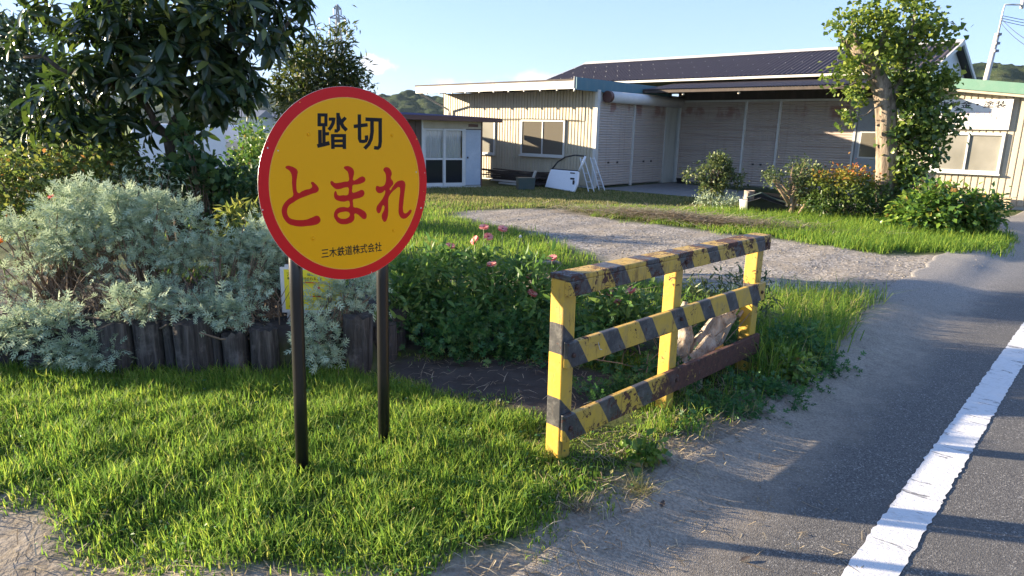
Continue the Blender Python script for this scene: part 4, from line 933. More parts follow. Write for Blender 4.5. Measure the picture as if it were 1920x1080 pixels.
# ------------------------------------------------------------------ striped barrier
def stripe_mat(name, axis, period, frac, slant, off, rust, rust_all=None):
    m, nt, b, o = new_mat(name)
    v = objvec(nt); s = sep(nt, v); x, y, z = s
    base = x if axis == 'x' else z; other = z if axis == 'x' else x
    t = math_(nt, 'ADD', math_(nt, 'MULTIPLY_ADD', other, slant, off), base)
    t = math_(nt, 'ADD', t, math_(nt, 'MULTIPLY', math_(nt, 'SUBTRACT', noise(nt, v, 7, 3), .5), .012))
    fr = math_(nt, 'FRACT', math_(nt, 'DIVIDE', t, period))
    isb = smooth(nt, fr, 1 - frac - .006, 1 - frac + .006)
    yl = mixc(nt, smooth(nt, noise(nt, v, 11, 6, .7), .4, .8), (0.56, 0.35, 0.045), (0.35, 0.24, 0.09))
    bl = mixc(nt, smooth(nt, noise(nt, v, 16, 6, .75), .42, .72), (0.042, 0.042, 0.045), (0.13, 0.125, 0.115))
    c = mixc(nt, isb, yl, bl)
    chip = noise(nt, v, 24, 8, .75, .8); strk = noise(nt, scaled(nt, v, (9, 9, 1.4)), 2.6, 6, .7)
    big = noise(nt, v, 3.5, 5, .6)
    r1 = smooth(nt, math_(nt, 'ADD', chip, math_(nt, 'MULTIPLY', math_(nt, 'SUBTRACT', big, .5), .8)), .70 - rust * .17, .735 - rust * .17)
    r2 = math_(nt, 'MULTIPLY', smooth(nt, strk, .58 - rust * .08, .74), .8)
    r = math_(nt, 'MAXIMUM', r1, r2)
    if rust_all:
        r = math_(nt, 'MAXIMUM', r, math_(nt, 'MULTIPLY', smooth(nt, math_(nt, 'ADD', x, math_(nt, 'MULTIPLY', math_(nt, 'SUBTRACT', big, .5), .6)), rust_all - .08, rust_all + .08), smooth(nt, chip, .36, .42)))
    rc = ramp(nt, noise(nt, v, 26, 5, .7), [(.3, (.040, .018, .014)), (.6, (.105, .042, .026)), (.85, (.20, .085, .045))])
    c = mixc(nt, r, c, rc)
    nt.links.new(c, b.inputs['Base Color'])
    nt.links.new(math_(nt, 'MULTIPLY_ADD', r, .45, .45), b.inputs['Roughness'])
    bump(nt, b, math_(nt, 'ADD', math_(nt, 'MULTIPLY', r, -.6), math_(nt, 'MULTIPLY', noise(nt, v, 60, 4), .3)), .6, .006)
    return m
Bz = math.atan2(T_DIR[1], T_DIR[0])
K_ = thing('striped_barrier', 'rusty yellow and black striped steel barrier with three rails beside the road', 'barrier', (B0[0], B0[1], 0), Bz)
# local x runs along the barrier away from the camera, local -y faces the road
m_post1 = stripe_mat('stripes_post', 'z', .385, .40, 1.0, -.009, .4); m_postm = stripe_mat('bare_post', 'z', 9.0, .02, 0, 4, .3); m_poste = stripe_mat('end_post', 'z', .42, .35, .4, .2, .75)
m_r1 = stripe_mat('stripes_top', 'x', .325, .40, .7, -.185, .95); m_r2 = stripe_mat('stripes_mid', 'x', .325, .40, .7, -.25, .5); m_r3 = stripe_mat('stripes_low', 'x', .325, .40, .7, .015, .8, 1.0)
for x0, x1, mt, y1 in ((.045, .135, m_post1, .09), (1.05, 1.13, m_postm, .08), (2.11, 2.20, m_poste, .09)):
    bevel(G().span((x0, .0, -.25), (x1, y1, .955)).build('post', mt, K_), .006, 2)
for z0, z1, mt, x1 in ((.122, .265, m_r3, 2.21), (.515, .648, m_r2, 2.21)):
    g = G().span((.05, -.034, z0), (x1, -.002, z1)); bevel(g.build('rail', mt, K_), .005, 2)
g = G().span((.04, -.036, .878), (2.22, -.002, .955)); g.span((.04, -.036, .9552), (2.22, .096, .982)); bevel(g.build('rail', m_r1, K_), .005, 2)
for x in (.09, 1.09, 2.155):
    for z in (.925, .58, .195):
        lathe([(.0005, 0), (.013, 0), (.012, .009), (.007, .013), (.0005, .014)], 8).build('bolt', M['rust_bolt'], K_, True, M=frame((x, -.034 if z < .9 else -.036, z), (1, 0, 0), (0, 0, 1), (0, -1, 0)))
G().tube([(.285, -.0355, .605), (.30, -.0355, .565), (.318, -.0355, .56)], .0022, 5).build('paint_mark', M['frame_grey'], K_)
# broken trunk lying inside the barrier
st = thing('tree_stump', 'pale weathered broken trunk leaning behind the lowest barrier rail', 'stump', (1.16, 4.42, 0), 0)
pts = branch_pts((-.05, -.15, -.05), (.42, .33, .48), 9, .015)
g = G().tube(pts, [.10, .11, .10, .10, .09, .085, .07, .05, .02], 28, jit=.03, groove=.12); g.build('trunk', M['deadwood'], st, True)
g = G().tube(branch_pts((.02, -.02, .05), (.06, .22, .50), 7, .012), [.06, .065, .06, .055, .05, .04, .02], 20, jit=.04, groove=.12); g.build('limb', M['deadwood'], st, True)
g = G()
for i in range(7): a = pts[-2] + rng.normal(size=3) * .03; g.tube([a, a + np.array([.10, .08, .10]) * rng.uniform(.5, 1.1)], [.014, .003], 5)
g.build('splinter', M['deadwood'], st)
m_or = paint('orange_wood', (.62, .28, .04), .8, amount=.3, bmp=.3)
G().tube([pts[3] + [.07, -.06, -.02], pts[4] + [.075, -.06, -.01], pts[5] + [.06, -.05, -.02]], [.03, .04, .02], 7).build('bare_wood', m_or, st)

# ------------------------------------------------------------------ log edging of the flower bed
L_ = thing('log_edging', 'row of old dark upright logs edging the raised flower bed', 'edging', (-2.2, 4.42, 0), 0)
def log(x, y, r, h, lean=0.0, par=L_):
    k = 11; zs = np.linspace(-.12, h, k); n = 18
    a = np.linspace(0, 2 * np.pi, n, endpoint=False)
    ph = rng.uniform(0, 6, 4); groove = 1 + .05 * np.sin(3 * a + ph[0]) + .035 * np.sin(7 * a + ph[1]) + .025 * np.sin(13 * a + ph[2]) + .02 * rng.normal(size=n)
    V = np.concatenate([np.stack([x + lean * (z / h) + np.cos(a) * r * groove * (1 + .02 * math.sin(z * 9 + ph[3])), y + np.sin(a) * r * groove, z + (0.012 * rng.normal(size=n) if i == k - 1 else np.zeros(n))], -1) for i, z in enumerate(zs)])
    i = np.arange(k - 1)[:, None] * n; j = np.arange(n)[None]; F = np.stack([i + j, i + (j + 1) % n, i + n + (j + 1) % n, i + n + j], -1).reshape(-1, 4)
    g = G(); g.add(V, F); o_ = g.build('log', M['log'], par, True, loc=(2.2, -4.42, 0))
    t = G(); top = V[-n:]; ctr = top.mean(0) + [0, 0, .004]; t.add(np.concatenate([top, [ctr]]), [(q, (q + 1) % n, n) for q in range(n)]); t.build('cut_end', M['log_end'], o_)
x = -5.27
for r_, h_ in ((.12, .33), (.11, .34), (.13, .32), (.115, .35), (.12, .33), (.11, .34), (.125, .33), (.12, .34), (.13, .33), (.125, .32), (.118, .345), (.095, .335), (.035, .33), (.132, .355), (.03, .25), (.085, .29), (.09, .30)):
    log(x + r_, 4.42 + rng.uniform(-.02, .02), r_, h_ + rng.uniform(-.015, .015), rng.uniform(-.012, .012)); x += 2 * r_ + .006
log(-1.06, 4.50, .098, .40, .01)
for i, (x_, y_) in enumerate(((-.93, 4.72), (-.90, 4.95), (-.91, 5.2), (-.93, 5.44))): log(x_, y_, .10, .27 + .02 * (i % 2))

# ------------------------------------------------------------------ silver-leaved shrubs over the logs
def shrub_base(name, label, cat, loc, group=None): return thing(name, label, cat, loc, 0, group)
def rel(blobs, loc): return [((b[0][0] - loc[0], b[0][1] - loc[1], b[0][2] - loc[2]), b[1]) for b in blobs]
def silver(label, loc, blobs, n, k):
    t = shrub_base('silver_shrub', label, 'shrub', loc, 'silver leaved shrubs over the log edging')
    Bl = rel(blobs, loc)
    # twigs fan from the root to clump centres
    P, O, li, cen = cloud(Bl, n, k, .042, .30)
    g = G()
    for c_ in np.concatenate([cen, cen * .8 + rng.normal(size=cen.shape) * .07])[:: max(1, k // 30)]:
        mid = c_ * .55 + np.array([0, 0, -.05]) + rng.normal(size=3) * .04
        g.tube([np.array([0, 0, 0]) + rng.normal(size=3) * .03, mid, c_], [.010, .007, .004], 4, cap=False)
    g.build('stem', M['twig'], t)
    # shoots: leaves of a clump point away from the clump's axis
    D0 = unit(P - cen[li] + O * .03 + np.array([0, 0, .012]))
    foliage(t, M['lf_silver'], SILVER, P, D0, .075, up=.7, spread=.5, rnd=np.clip(.5 + .22 * rng.normal(size=len(P)) + .25 * (rng.random(k)[li] - .5), 0, 1))
silver('tall grey green feathery shrub at the left end of the bed', (-3.45, 4.95, .28), [((-3.45, 4.95, .72), (.42, .32, .38)), ((-3.2, 5.1, .95), (.36, .3, .22))], 2150, 48)
silver('broad silver shrub, highest of the feathery ones, beside the tall left one', (-2.75, 5.0, .28), [((-2.85, 5.05, 1.00), (.42, .28, .20)), ((-2.55, 5.0, .88), (.38, .3, .24)), ((-2.95, 4.9, .78), (.42, .26, .24))], 2400, 50)
silver('bluish feathery shrub between the broad silver one and the round sign', (-2.1, 4.9, .28), [((-2.12, 4.9, .62), (.36, .28, .24)), ((-1.9, 5.0, .74), (.28, .26, .24))], 1700, 38)
silver('silver shrub close behind the left black post', (-1.72, 5.02, .28), [((-1.80, 5.06, .66), (.22, .20, .22))], 780, 22)
silver('pale feathery clump spilling down over the logs at the left', (-3.0, 4.55, .27), [((-3.0, 4.36, .22), (.40, .15, .20)), ((-3.2, 4.38, .34), (.22, .15, .15)), ((-2.78, 4.36, .16), (.18, .12, .17))], 1900, 44)
silver('low silver clump on the log tops in the middle of the row', (-2.45, 4.5, .27), [((-2.50, 4.48, .43), (.28, .14, .09)), ((-2.15, 4.5, .40), (.18, .14, .07))], 750, 22)
silver('low silver clump on the log tops under the yellow notice', (-1.8, 4.5, .27), [((-1.90, 4.50, .38), (.17, .12, .06))], 380, 14)
silver('feathery clump hanging between the two black posts', (-1.3, 4.6, .26), [((-1.28, 4.45, .22), (.14, .12, .18)), ((-1.26, 4.66, .42), (.18, .14, .12)), ((-1.06, 4.75, .50), (.13, .14, .13))], 1100, 30)

g = G()
for i in range(260):
    x = rng.uniform(-3.7, -1.5); a = np.array([x, rng.uniform(4.6, 5.1), .28]); d = np.array([rng.normal() * .16, rng.normal() * .08 - .06, rng.uniform(.08, .34)])
    g.tube([a, a + d * .5 + rng.normal(size=3) * .02, a + d], [.005, .004, .002], 4, cap=False)
g.build('dead_stems', M['twig'], None, kind='stuff')
# ------------------------------------------------------------------ loquat tree
LQ = thing('loquat_tree', 'large dark tree with long drooping glossy leaves filling the upper left', 'tree', (-3.36, 6.8, .25))
def rp(p): return np.array(p) - [-3.36, 6.8, .25]
g = G()
fork = rp((-3.40, 6.8, 1.52))
g.tube([rp((-3.33, 6.8, .1)), rp((-3.36, 6.8, .9)), rp((-3.37, 6.8, 1.25)), fork], [.075, .062, .056, .05], 10, jit=.05)
limbs = [((-3.40, 6.8, 1.52), (-3.58, 6.75, 1.86), (-3.75, 6.7, 2.5)), ((-3.40, 6.8, 1.52), (-3.12, 6.8, 1.92), (-2.75, 6.9, 2.5)), ((-3.45, 6.9, .3), (-3.75, 6.85, 1.35), (-4.2, 6.8, 1.9)),
         ((-3.75, 6.7, 2.5), (-3.8, 6.7, 3.0), (-3.6, 6.8, 3.6)), ((-2.75, 6.9, 2.5), (-2.45, 6.8, 2.32), (-2.1, 6.7, 2.62)), ((-2.75, 6.9, 2.5), (-2.7, 6.9, 3.0), (-2.9, 6.9, 3.5)), ((-3.5, 7.0, .3), (-3.62, 7.1, 1.1), (-3.3, 7.3, 2.4)), ((-3.58, 6.75, 1.86), (-4.0, 6.6, 2.1), (-4.5, 6.5, 2.2))]
for a, m_, c_ in limbs: g.tube(np.concatenate([branch_pts(rp(a), rp(m_), 4, .02), branch_pts(rp(m_), rp(c_), 4, .03)[1:]]), np.linspace(.042, .014, 7), 8, jit=.06)
g.build('trunk', M['bark_dark'], LQ, True)
lq_bl = [((-3.27, 6.8, 2.75), (1.05, .85, .52)), ((-4.10, 6.75, 2.45), (.62, .7, .55)), ((-4.05, 6.6, 1.85), (.55, .45, .30)), ((-2.58, 6.8, 2.62), (.60, .7, .50)), ((-2.95, 6.75, 2.12), (.55, .55, .34)), ((-2.72, 6.7, 1.88), (.22, .3, .18)), ((-3.26, 6.7, 2.2), (.80, .7, .40)), ((-2.12, 6.75, 2.75), (.26, .3, .25)), ((-3.3, 6.9, 3.4), (1.2, .9, .55)), ((-3.85, 6.6, 1.55), (.42, .4, .26)), ((-4.3, 6.6, 1.6), (.3, .3, .25)), ((-3.08, 6.75, 1.74), (.24, .3, .22))]
_, O, _, cen = cloud(rel(lq_bl, (-3.36, 6.8, .25)), 10, 560, .1, .48)
# rosettes of long leaves at the shoot ends
PP, DD, NN = [], [], []
ctr = rp((-3.3, 6.8, 2.3))
for c_ in cen:
    axis = unit(unit(c_ - ctr) * .7 + np.array([0, 0, .5]) + rng.normal(size=3) * .35)
    nl = rng.integers(8, 14); a0 = rng.uniform(0, 6.28)
    u_ = unit(np.cross(axis, [0.3, 0.2, .9])); w_ = np.cross(axis, u_)
    for q in range(nl):
        a = a0 + q * 2.4; el = .15 + .75 * (q / nl)
        d = (u_ * math.cos(a) + w_ * math.sin(a)) * (1.1 - el * .5) + axis * (el * .9 - .25) + np.array([0, 0, -.25])
        PP.append(c_ - axis * .05 * (1 - q / nl)); DD.append(d + rng.normal(size=3) * .22); NN.append(axis + np.array([0, 0, .5]) + rng.normal(size=3) * .35)
PP, DD, NN = np.array(PP), unit(np.array(DD)), unit(np.array(NN))
SS = .172 * (.65 + .65 * rng.random(len(PP))); rr = np.clip(rng.random(len(PP)) * .9 + .1 * (rng.random(len(PP)) > .9), 0, 1)
order = np.argsort(cam_dist(PP + np.array([-3.36, 6.8, .25]))); big = order[:300]; rest = order[300:]
lm = []
for q in range(5): t = G(); t.add(LANCE[0], LANCE[1], q / 4); lm.append(t.mesh('leaf', M['lf_loquat'], True))
for i in big:
    d = DD[i]; y_ = unit(np.cross(NN[i], d)); z_ = np.cross(d, y_); s = SS[i]
    link('leaf', lm[min(4, int(rr[i] * 5))], LQ, M=frame(PP[i], d * s, y_ * s, z_ * s))
g = G(); g.add(*place(LANCE, PP[rest], DD[rest], NN[rest], SS[rest], None, rr[rest])); g.build('foliage', M['lf_loquat'], LQ, True, kind='stuff')

# ------------------------------------------------------------------ other trees and shrubs left
def plant(name, label, cat, loc, blobs, mat, tmpl, n, k, sig, size, stems=(), bark='bark_dark', group=None, up=.5, spread=.9, shell=.45, big=0, rnd=None, zmin=None):
    t = thing(name, label, cat, loc, 0, group)
    Bl = rel(blobs, loc)
    P, O, li, cen = cloud(Bl, n, k, sig, shell, zmin)
    g = G()
    for st_ in stems:
        pts = np.array([np.array(p) - loc for p, _ in st_]); g.tube(pts, [r for _, r in st_], 8, jit=.06)
    r0 = stems[0][-1][1] if stems else .012
    root = np.array(stems[0][-1][0]) - loc if stems else np.zeros(3)
    for c_ in cen[:: max(1, k // 30)]:
        g.tube(branch_pts(root + rng.normal(size=3) * .02, c_, 4, .03), np.linspace(max(.008, r0 * .55), .004, 4), 5, cap=False)
    g.build('trunk' if cat == 'tree' else 'stem', M[bark], t, True)
    foliage(t, M[mat], tmpl, P, O, size, up, spread, big=big, rnd=(rnd(P, O, li, k) if rnd else None))
    return t
plant('climbing_vine', 'dark green vine with rounded leaves on the right side of the tree trunk', 'vine', (-2.95, 6.55, .25), [((-3.05, 6.55, 1.42), (.13, .2, .24)), ((-3.0, 6.5, 1.20), (.18, .2, .16))], 'lf_mid', FANLEAF, 420, 30, .05, .085, [], 'twig')
plant('narrow_leaf_tree', 'feathery upright tree rising behind the top of the round sign', 'tree', (-2.5, 9.0, 0), [((-2.52, 9, 2.30), (.46, .4, .36)), ((-2.80, 9, 2.20), (.28, .3, .26)), ((-2.18, 9, 2.18), (.34, .3, .26)), ((-2.25, 9, 2.62), (.13, .2, .30)), ((-2.2, 9, 2.3), (.24, .2, .2)), ((-2.5, 9, 1.95), (.55, .45, .40)), ((-2.62, 9, 2.6), (.2, .2, .2))],
      'lf_bamboo', NARROW, 5600, 150, .075, .10, [[((-2.5, 9, 0), .05), ((-2.5, 9, 1.0), .035), ((-2.48, 9, 1.7), .03)], [((-2.45, 9, 0), .03), ((-2.7, 9, 1.2), .02), ((-2.85, 9, 2.2), .012)], [((-2.55, 9, 0), .03), ((-2.3, 9, 1.3), .02), ((-2.2, 9, 2.4), .012)]])
plant('evergreen_tree', 'dark dense evergreen with small glossy leaves at the left edge', 'tree', (-6.1, 9.2, 0), [((-6.05, 9.2, 1.75), (.62, .6, .55)), ((-6.45, 9.2, 2.2), (.45, .5, .6)), ((-6.6, 9.2, 1.4), (.75, .6, .5)), ((-5.6, 9.2, 1.3), (.4, .4, .4)), ((-6.7, 9.3, 2.7), (.4, .4, .4))],
      'lf_dark', OVATE, 6500, 170, .12, .085, [[((-6.1, 9.2, 0), .06), ((-6.05, 9.2, .7), .05), ((-6.1, 9.2, 1.1), .04)]])
plant('rose_bush', 'yellowish green rose bush behind the silver shrubs at the far left', 'bush', (-4.3, 6.1, .2), [((-4.25, 6.1, 1.0), (.55, .4, .36)), ((-4.7, 6.1, .95), (.45, .35, .40)), ((-3.9, 6.15, 1.22), (.30, .3, .20)), ((-4.35, 6.1, 1.28), (.30, .3, .16))],
      'lf_rose', OVATE, 4200, 150, .07, .052, [], 'twig')
plant('leafy_bush', 'sunlit broad leaved bush under the tree, left of its trunk', 'bush', (-4.05, 6.55, .2), [((-4.02, 6.55, 1.12), (.43, .3, .26)), ((-3.72, 6.6, 1.06), (.34, .3, .22)), ((-3.88, 6.6, 1.33), (.32, .25, .17))],
      'lf_rose', OVATE, 2600, 90, .07, .055, [], 'twig', rnd=lambda P, O, li, k: np.clip(rng.random(len(P)) * .75, 0, 1))
plant('dry_perennial', 'grey twiggy faded perennial below the tree trunk', 'plant', (-3.5, 6.3, .25), [((-3.52, 6.3, .98), (.30, .2, .28)), ((-3.28, 6.3, 1.03), (.2, .18, .22))],
      'lf_silver', NARROW, 900, 70, .06, .05, [], 'twig')
plant('evergreen_bush', 'dark green bush directly left of the round sign', 'bush', (-2.85, 6.7, .2), [((-3.02, 6.7, 1.06), (.42, .28, .26)), ((-2.64, 6.7, 1.02), (.34, .25, .24)), ((-2.8, 6.65, .74), (.46, .25, .26)), ((-3.22, 6.7, 1.26), (.26, .2, .14))],
      'lf_mid', OVATE, 3200, 120, .06, .062, [], 'twig')
plant('yellow_weed', 'yellow green weed with thin upright stems left of the round sign', 'plant', (-2.15, 5.45, .25), [((-2.20, 5.45, .86), (.26, .18, .16)), ((-1.98, 5.45, .80), (.18, .16, .18))],
      'lf_rose', NARROW, 650, 40, .045, .085, [], 'stem_green', rnd=lambda P, O, li, k: rng.uniform(.5, .95, len(P)))
plant('round_shrub', 'small light green shrub out in the field left of the sign', 'shrub', (-4.45, 12.0, 0), [((-4.45, 12.0, .85), (.46, .5, .5)), ((-4.40, 12.0, 1.35), (.36, .45, .32)), ((-4.55, 11.9, .4), (.45, .5, .4)), ((-4.35, 11.6, .9), (.35, .35, .5))],
      'lf_bright', OVATE, 4200, 110, .09, .075, [[((-4.45, 12.0, 0), .03), ((-4.45, 12.0, .6), .02)]])
# orange and red blooms at the left edge
def flower(name, label, base, head, mat, pr, n_pet, rows=1, leaves=4, tilt=0.35, group=None, cat='flower', eye='flower_eye', leafmat='lf_zinnia'):
    base = np.array(base, float); head = np.array(head, float)
    t = thing(name, label, cat, tuple(base), 0, group)
    hd = head - base; pts = branch_pts((0, 0, 0), hd, 6, .012)
    G().tube(pts, np.linspace(.006, .004, 6), 6).build('stem', M['stem_green'], t, True)
    ax_ = unit(np.array([rng.normal() * tilt, -.25 + rng.normal() * tilt * .5, 1.0])); u_ = unit(np.cross(ax_, [.2, .9, .1])); w_ = np.cross(ax_, u_)
    P, D, Nq = [], [], []
    for r_ in range(rows):
        for q in range(n_pet):
            a = (q + r_ * .5) / n_pet * 6.283
            D.append((u_ * math.cos(a) + w_ * math.sin(a)) + ax_ * (.05 + .32 * r_)); P.append(hd + ax_ * .004 * r_); Nq.append(ax_)
    P, D, Nq = np.array(P), unit(np.array(D)), np.array(Nq)
    tm = strip_leaf([0.1, .45, .8, 1.0], [.09, .21, .22, .10], .1, .12)
    pg = G(); pg.add(*place(tm, P, D, Nq, pr, None, None)); fl = pg.build('blossom', mat, t, True)
    e = G(); a = np.linspace(0, 6.283, 10, endpoint=False)
    rings = [(.34, 0.0), (.30, .10), (.16, .17), (.02, .19)]
    V = np.concatenate([hd + np.outer(np.cos(a) * r_ * pr, u_) + np.outer(np.sin(a) * r_ * pr, w_) + ax_ * z * pr * 1.4 for r_, z in rings]); F = []
    for q in range(3): F += [(q * 10 + j, q * 10 + (j + 1) % 10, q * 10 + 10 + (j + 1) % 10, q * 10 + 10 + j) for j in range(10)]
    e.add(V, F).build('flower_centre', M[eye], fl, True)
    for q in range(leaves):
        f_ = .25 + .62 * q / max(1, leaves); p = pts[min(5, int(f_ * 5))]
        a = q * 1.6 + rng.uniform(0, 1)
        for s_ in (0, math.pi):
            d = np.array([math.cos(a + s_), math.sin(a + s_), .35])
            lv = G(); lv.add(*place(strip_leaf([0, .25, .6, 1], [.05, .16, .15, .01], .2, .25), np.array([p]), np.array([d]), np.array([[0, 0, 1.0]]), .085 * rng.uniform(.8, 1.25))); lv.build('leaf', M[leafmat], t, True)
    return t
flower('marigold', 'big orange bloom at the left edge above the silver shrubs', (-3.80, 4.98, .3), (-3.79, 4.9, .775), M['petal_orange'], .055, 16, 3, 3, eye='stem_green')
flower('rose_bloom', 'small red bloom over the silver shrubs at the left', (-3.62, 5.35, .4), (-3.6, 5.3, 1.07), M['petal_red'], .028, 9, 2, 2)
# zinnias
zin = [((-.50, 5.35, .74), 'pink zinnia leftmost of the group, next to the round sign'), ((-.30, 5.3, .80), 'pale pink zinnia second from the round sign'), ((-.235, 5.4, .89), 'deep pink zinnia with a second bud below, tall in the middle'),
       ((-.085, 5.4, .88), 'light pink zinnia on twin tall stems'), ((-.16, 5.15, .64), 'small pink zinnia low among the leaves in the middle'), ((.31, 5.25, .68), 'flat cream pink zinnia just left above the barrier corner'),
       ((.145, 5.2, .54), 'pink zinnia with dark eye left of the barrier corner'), ((.155, 5.05, .44), 'faded pink zinnia lowest left of the barrier post'), ((.80, 4.95, .41), 'salmon zinnia framed by the top and middle rails'),
       ((.90, 5.0, .49), 'deep pink zinnia close under the top rail'), ((.74, 5.05, .46), 'small wilting zinnia left of the salmon one'), ((-.20, 5.42, .81), 'dark faded zinnia head under the deep pink one')]
for (x, y, z), lb in zin:
    flower('zinnia', lb, (x + rng.uniform(-.07, .07), y + rng.uniform(.0, .08), .0), (x, y, z), M['petal'], .041, 11, 2, 5, group='zinnias in the bed by the barrier')
bd = thing('flower_bud', 'single bare bud on a long leaning stem right of the zinnias', 'bud', (-.02, 5.35, .35), 0)
G().tube([(0, 0, 0), (.03, 0, .2), (.075, 0, .47)], .004, 5).build('stem', M['stem_green'], bd); lathe([(.001, 0), (.010, .004), (.012, .014), (.004, .024), (.001, .025)], 8).build('bud', M['petal_white'], bd, M=Matrix.Translation((.077, 0, .47)))
# leafy mass of the zinnia bed (nobody could count it)
def mass(name, blobs, mat, tmpl, n, k, sig, size, up=.6, spread=1.0, zmin=None, rnd=None):
    P, O, li, cen = cloud(blobs, n, k, sig, .15, None)
    gz = zg(P[:, 0], P[:, 1]); P[:, 2] = np.maximum(P[:, 2], gz + .02 * rng.random(len(P)))
    D = unit(O * .6 + sph(len(P)) * spread + np.array([0, 0, .25])); Nn2 = unit(sph(len(P)) * .6 + np.array([0, 0, up]))
    g = G(); g.add(*place(tmpl, P, D, Nn2, size * (.6 + .8 * rng.random(len(P))), None, np.clip(rng.random(len(P)) * .8 + .25 * (rng.random(k)[li] - .3), 0, 1)))
    return g.build(name, mat, None, True, kind='stuff')
mass('zinnia_foliage', [((-.5, 5.2, .36), (.40, .3, .22)), ((-.15, 5.25, .38), (.32, .3, .22)), ((-.8, 5.15, .34), (.25, .3, .22)), ((.15, 5.05, .38), (.12, .2, .24)), ((.75, 5.0, .30), (.30, .25, .20)), ((1.0, 5.1, .28), (.3, .3, .18)), ((.45, 5.2, .25), (.3, .3, .2))], M['lf_zinnia'], strip_leaf([0, .3, .65, 1], [.04, .16, .14, .01], .2, .25), 3000, 150, .06, .075)
mass('zinnia_foliage', [((-.45, 5.3, .62), (.30, .16, .14)), ((-.12, 5.3, .62), (.26, .16, .14)), ((-.78, 5.2, .55), (.18, .16, .12)), ((.14, 5.15, .55), (.10, .12, .14)), ((.80, 5.05, .42), (.20, .15, .10))], M['lf_zinnia'], strip_leaf([0, .3, .65, 1], [.04, .15, .13, .01], .2, .25), 750, 60, .045, .08, up=.4)
mass('ground_cover', [((-.6, 5.0, .18), (.50, .25, .20)), ((0, 4.95, .16), (.40, .25, .18)), ((.55, 4.75, .10), (.40, .3, .14)), ((-.2, 4.8, .06), (.5, .2, .08)), ((-.4, 5.5, .15), (.7, .3, .2))], M['lf_weed'], HERB, 4200, 170, .06, .065)
mass('roadside_weeds', [((1.02, 3.66, -.03), (.16, .10, .03)), ((1.38, 3.95, -.03), (.26, .16, .04)), ((1.70, 4.24, -.01), (.28, .18, .05)), ((1.98, 4.56, .0), (.28, .22, .08)), ((2.08, 4.95, .10), (.24, .24, .17)), ((2.3, 5.2, .06), (.26, .26, .13)), ((2.35, 4.85, .01), (.20, .20, .09)), ((1.5, 4.85, .14), (.3, .16, .14)), ((.75, 4.1, .05), (.35, .22, .07)), ((1.1, 4.35, .08), (.25, .2, .10))], M['lf_weed'], HERB, 5200, 200, .042, .05)
mass('pale_weeds', [((1.55, 5.1, .36), (.32, .22, .20)), ((1.85, 5.25, .38), (.26, .22, .22)), ((1.3, 5.2, .30), (.25, .2, .18))], M['lf_azalea'], NARROW, 1000, 70, .05, .06)
for q, (x, y, s) in enumerate(((2.0, 4.5, .1), (.70, 3.24, .04))):
    plant('leafy_weed', ('bright green small leafy weed on the dusty verge beyond the barrier', 'small bright leafy weed on the verge near the barrier foot')[q], 'weed', (x, y, -.02), [((x, y, s * .8), (s * 1.5, s * 1.2, s * .9))], 'lf_bright', OVATE, 170, 18, .03, .05, [], 'stem_green')
# brown vine inside the barrier
g = G()
for i in range(46):
    a = np.array([1.15 + rng.normal() * .22, 4.45 + rng.normal() * .15, rng.uniform(.0, .3)]); d = rng.normal(size=3) * [.16, .1, .13]
    g.tube([a, a + d * .5 + rng.normal(size=3) * .03, a + d], .0035, 4, cap=False)
g.build('dry_vines', M['twig'], None, kind='stuff')

# ------------------------------------------------------------------ trees and shrubs right
GK = thing('leafy_ivy_tree', 'tall pollarded tree with thick pale trunk and leaves climbing its right side', 'tree', (7.85, 14.3, 0))
gl = lambda p: np.array(p) - [7.85, 14.3, 0]
g = G(); g.tube([gl(p) for p in ((7.90, 14.3, -.1), (7.80, 14.3, .5), (7.68, 14.3, 1.2), (7.58, 14.3, 1.8), (7.50, 14.3, 2.3), (7.36, 14.3, 2.65), (7.12, 14.3, 3.0), (6.86, 14.3, 3.3), (6.66, 14.3, 3.5))], [.28, .24, .205, .195, .195, .18, .155, .14, .10], 36, jit=.03, groove=.06)
g.build('trunk', M['bark_grey'], GK, True)
g = G()
for a, c_, r_ in (((7.55, 14.3, 2.3), (7.9, 14.3, 3.4), .13), ((7.12, 14.3, 3.0), (7.35, 14.3, 4.0), .09), ((6.8, 14.3, 3.35), (6.55, 14.2, 3.9), .05), ((6.72, 14.3, 3.45), (6.4, 14.3, 3.6), .04), ((7.8, 14.3, 3.1), (7.75, 14.3, 4.3), .07), ((7.5, 14.2, 2.4), (6.6, 14.0, 1.95), .02), ((7.2, 14.2, 2.9), (6.3, 14.1, 2.6), .025), ((7.62, 14.2, 1.4), (8.2, 14.0, 1.75), .03), ((7.9, 14.3, 3.2), (8.5, 14.3, 3.5), .04)):
    g.tube(branch_pts(gl(a), gl(c_), 6, .03), np.linspace(r_, r_ * .3, 6), 7, jit=.06)
g.build('limb', M['bark_grey'], GK, True)
P, O, li, cen = cloud(rel([((7.62, 14.3, 3.75), (.75, .7, .62)), ((6.50, 14.3, 3.72), (.34, .4, .42)), ((6.55, 14.2, 2.75), (.42, .4, .36)), ((7.95, 14.3, 3.2), (.66, .65, .75)), ((7.05, 14.3, 3.3), (.45, .5, .5)), ((7.25, 14.3, 4.15), (.6, .6, .32)), ((6.75, 14.1, 2.2), (.30, .3, .22)), ((8.3, 14.3, 2.6), (.45, .5, .4))], (7.85, 14.3, 0)), 4700, 150, .095, .40)
foliage(GK, M['lf_ginkgo'], FANLEAF, P, O, .092)
P, O, li, cen = cloud(rel([((8.1, 14.25, 2.15), (.62, .5, .62)), ((8.15, 14.25, 1.35), (.55, .45, .55)), ((8.05, 14.25, .65), (.42, .42, .5)), ((8.55, 14.2, 1.9), (.35, .3, .3)), ((7.85, 14.2, 2.6), (.35, .3, .3))], (7.85, 14.3, 0)), 5600, 190, .11, .4)
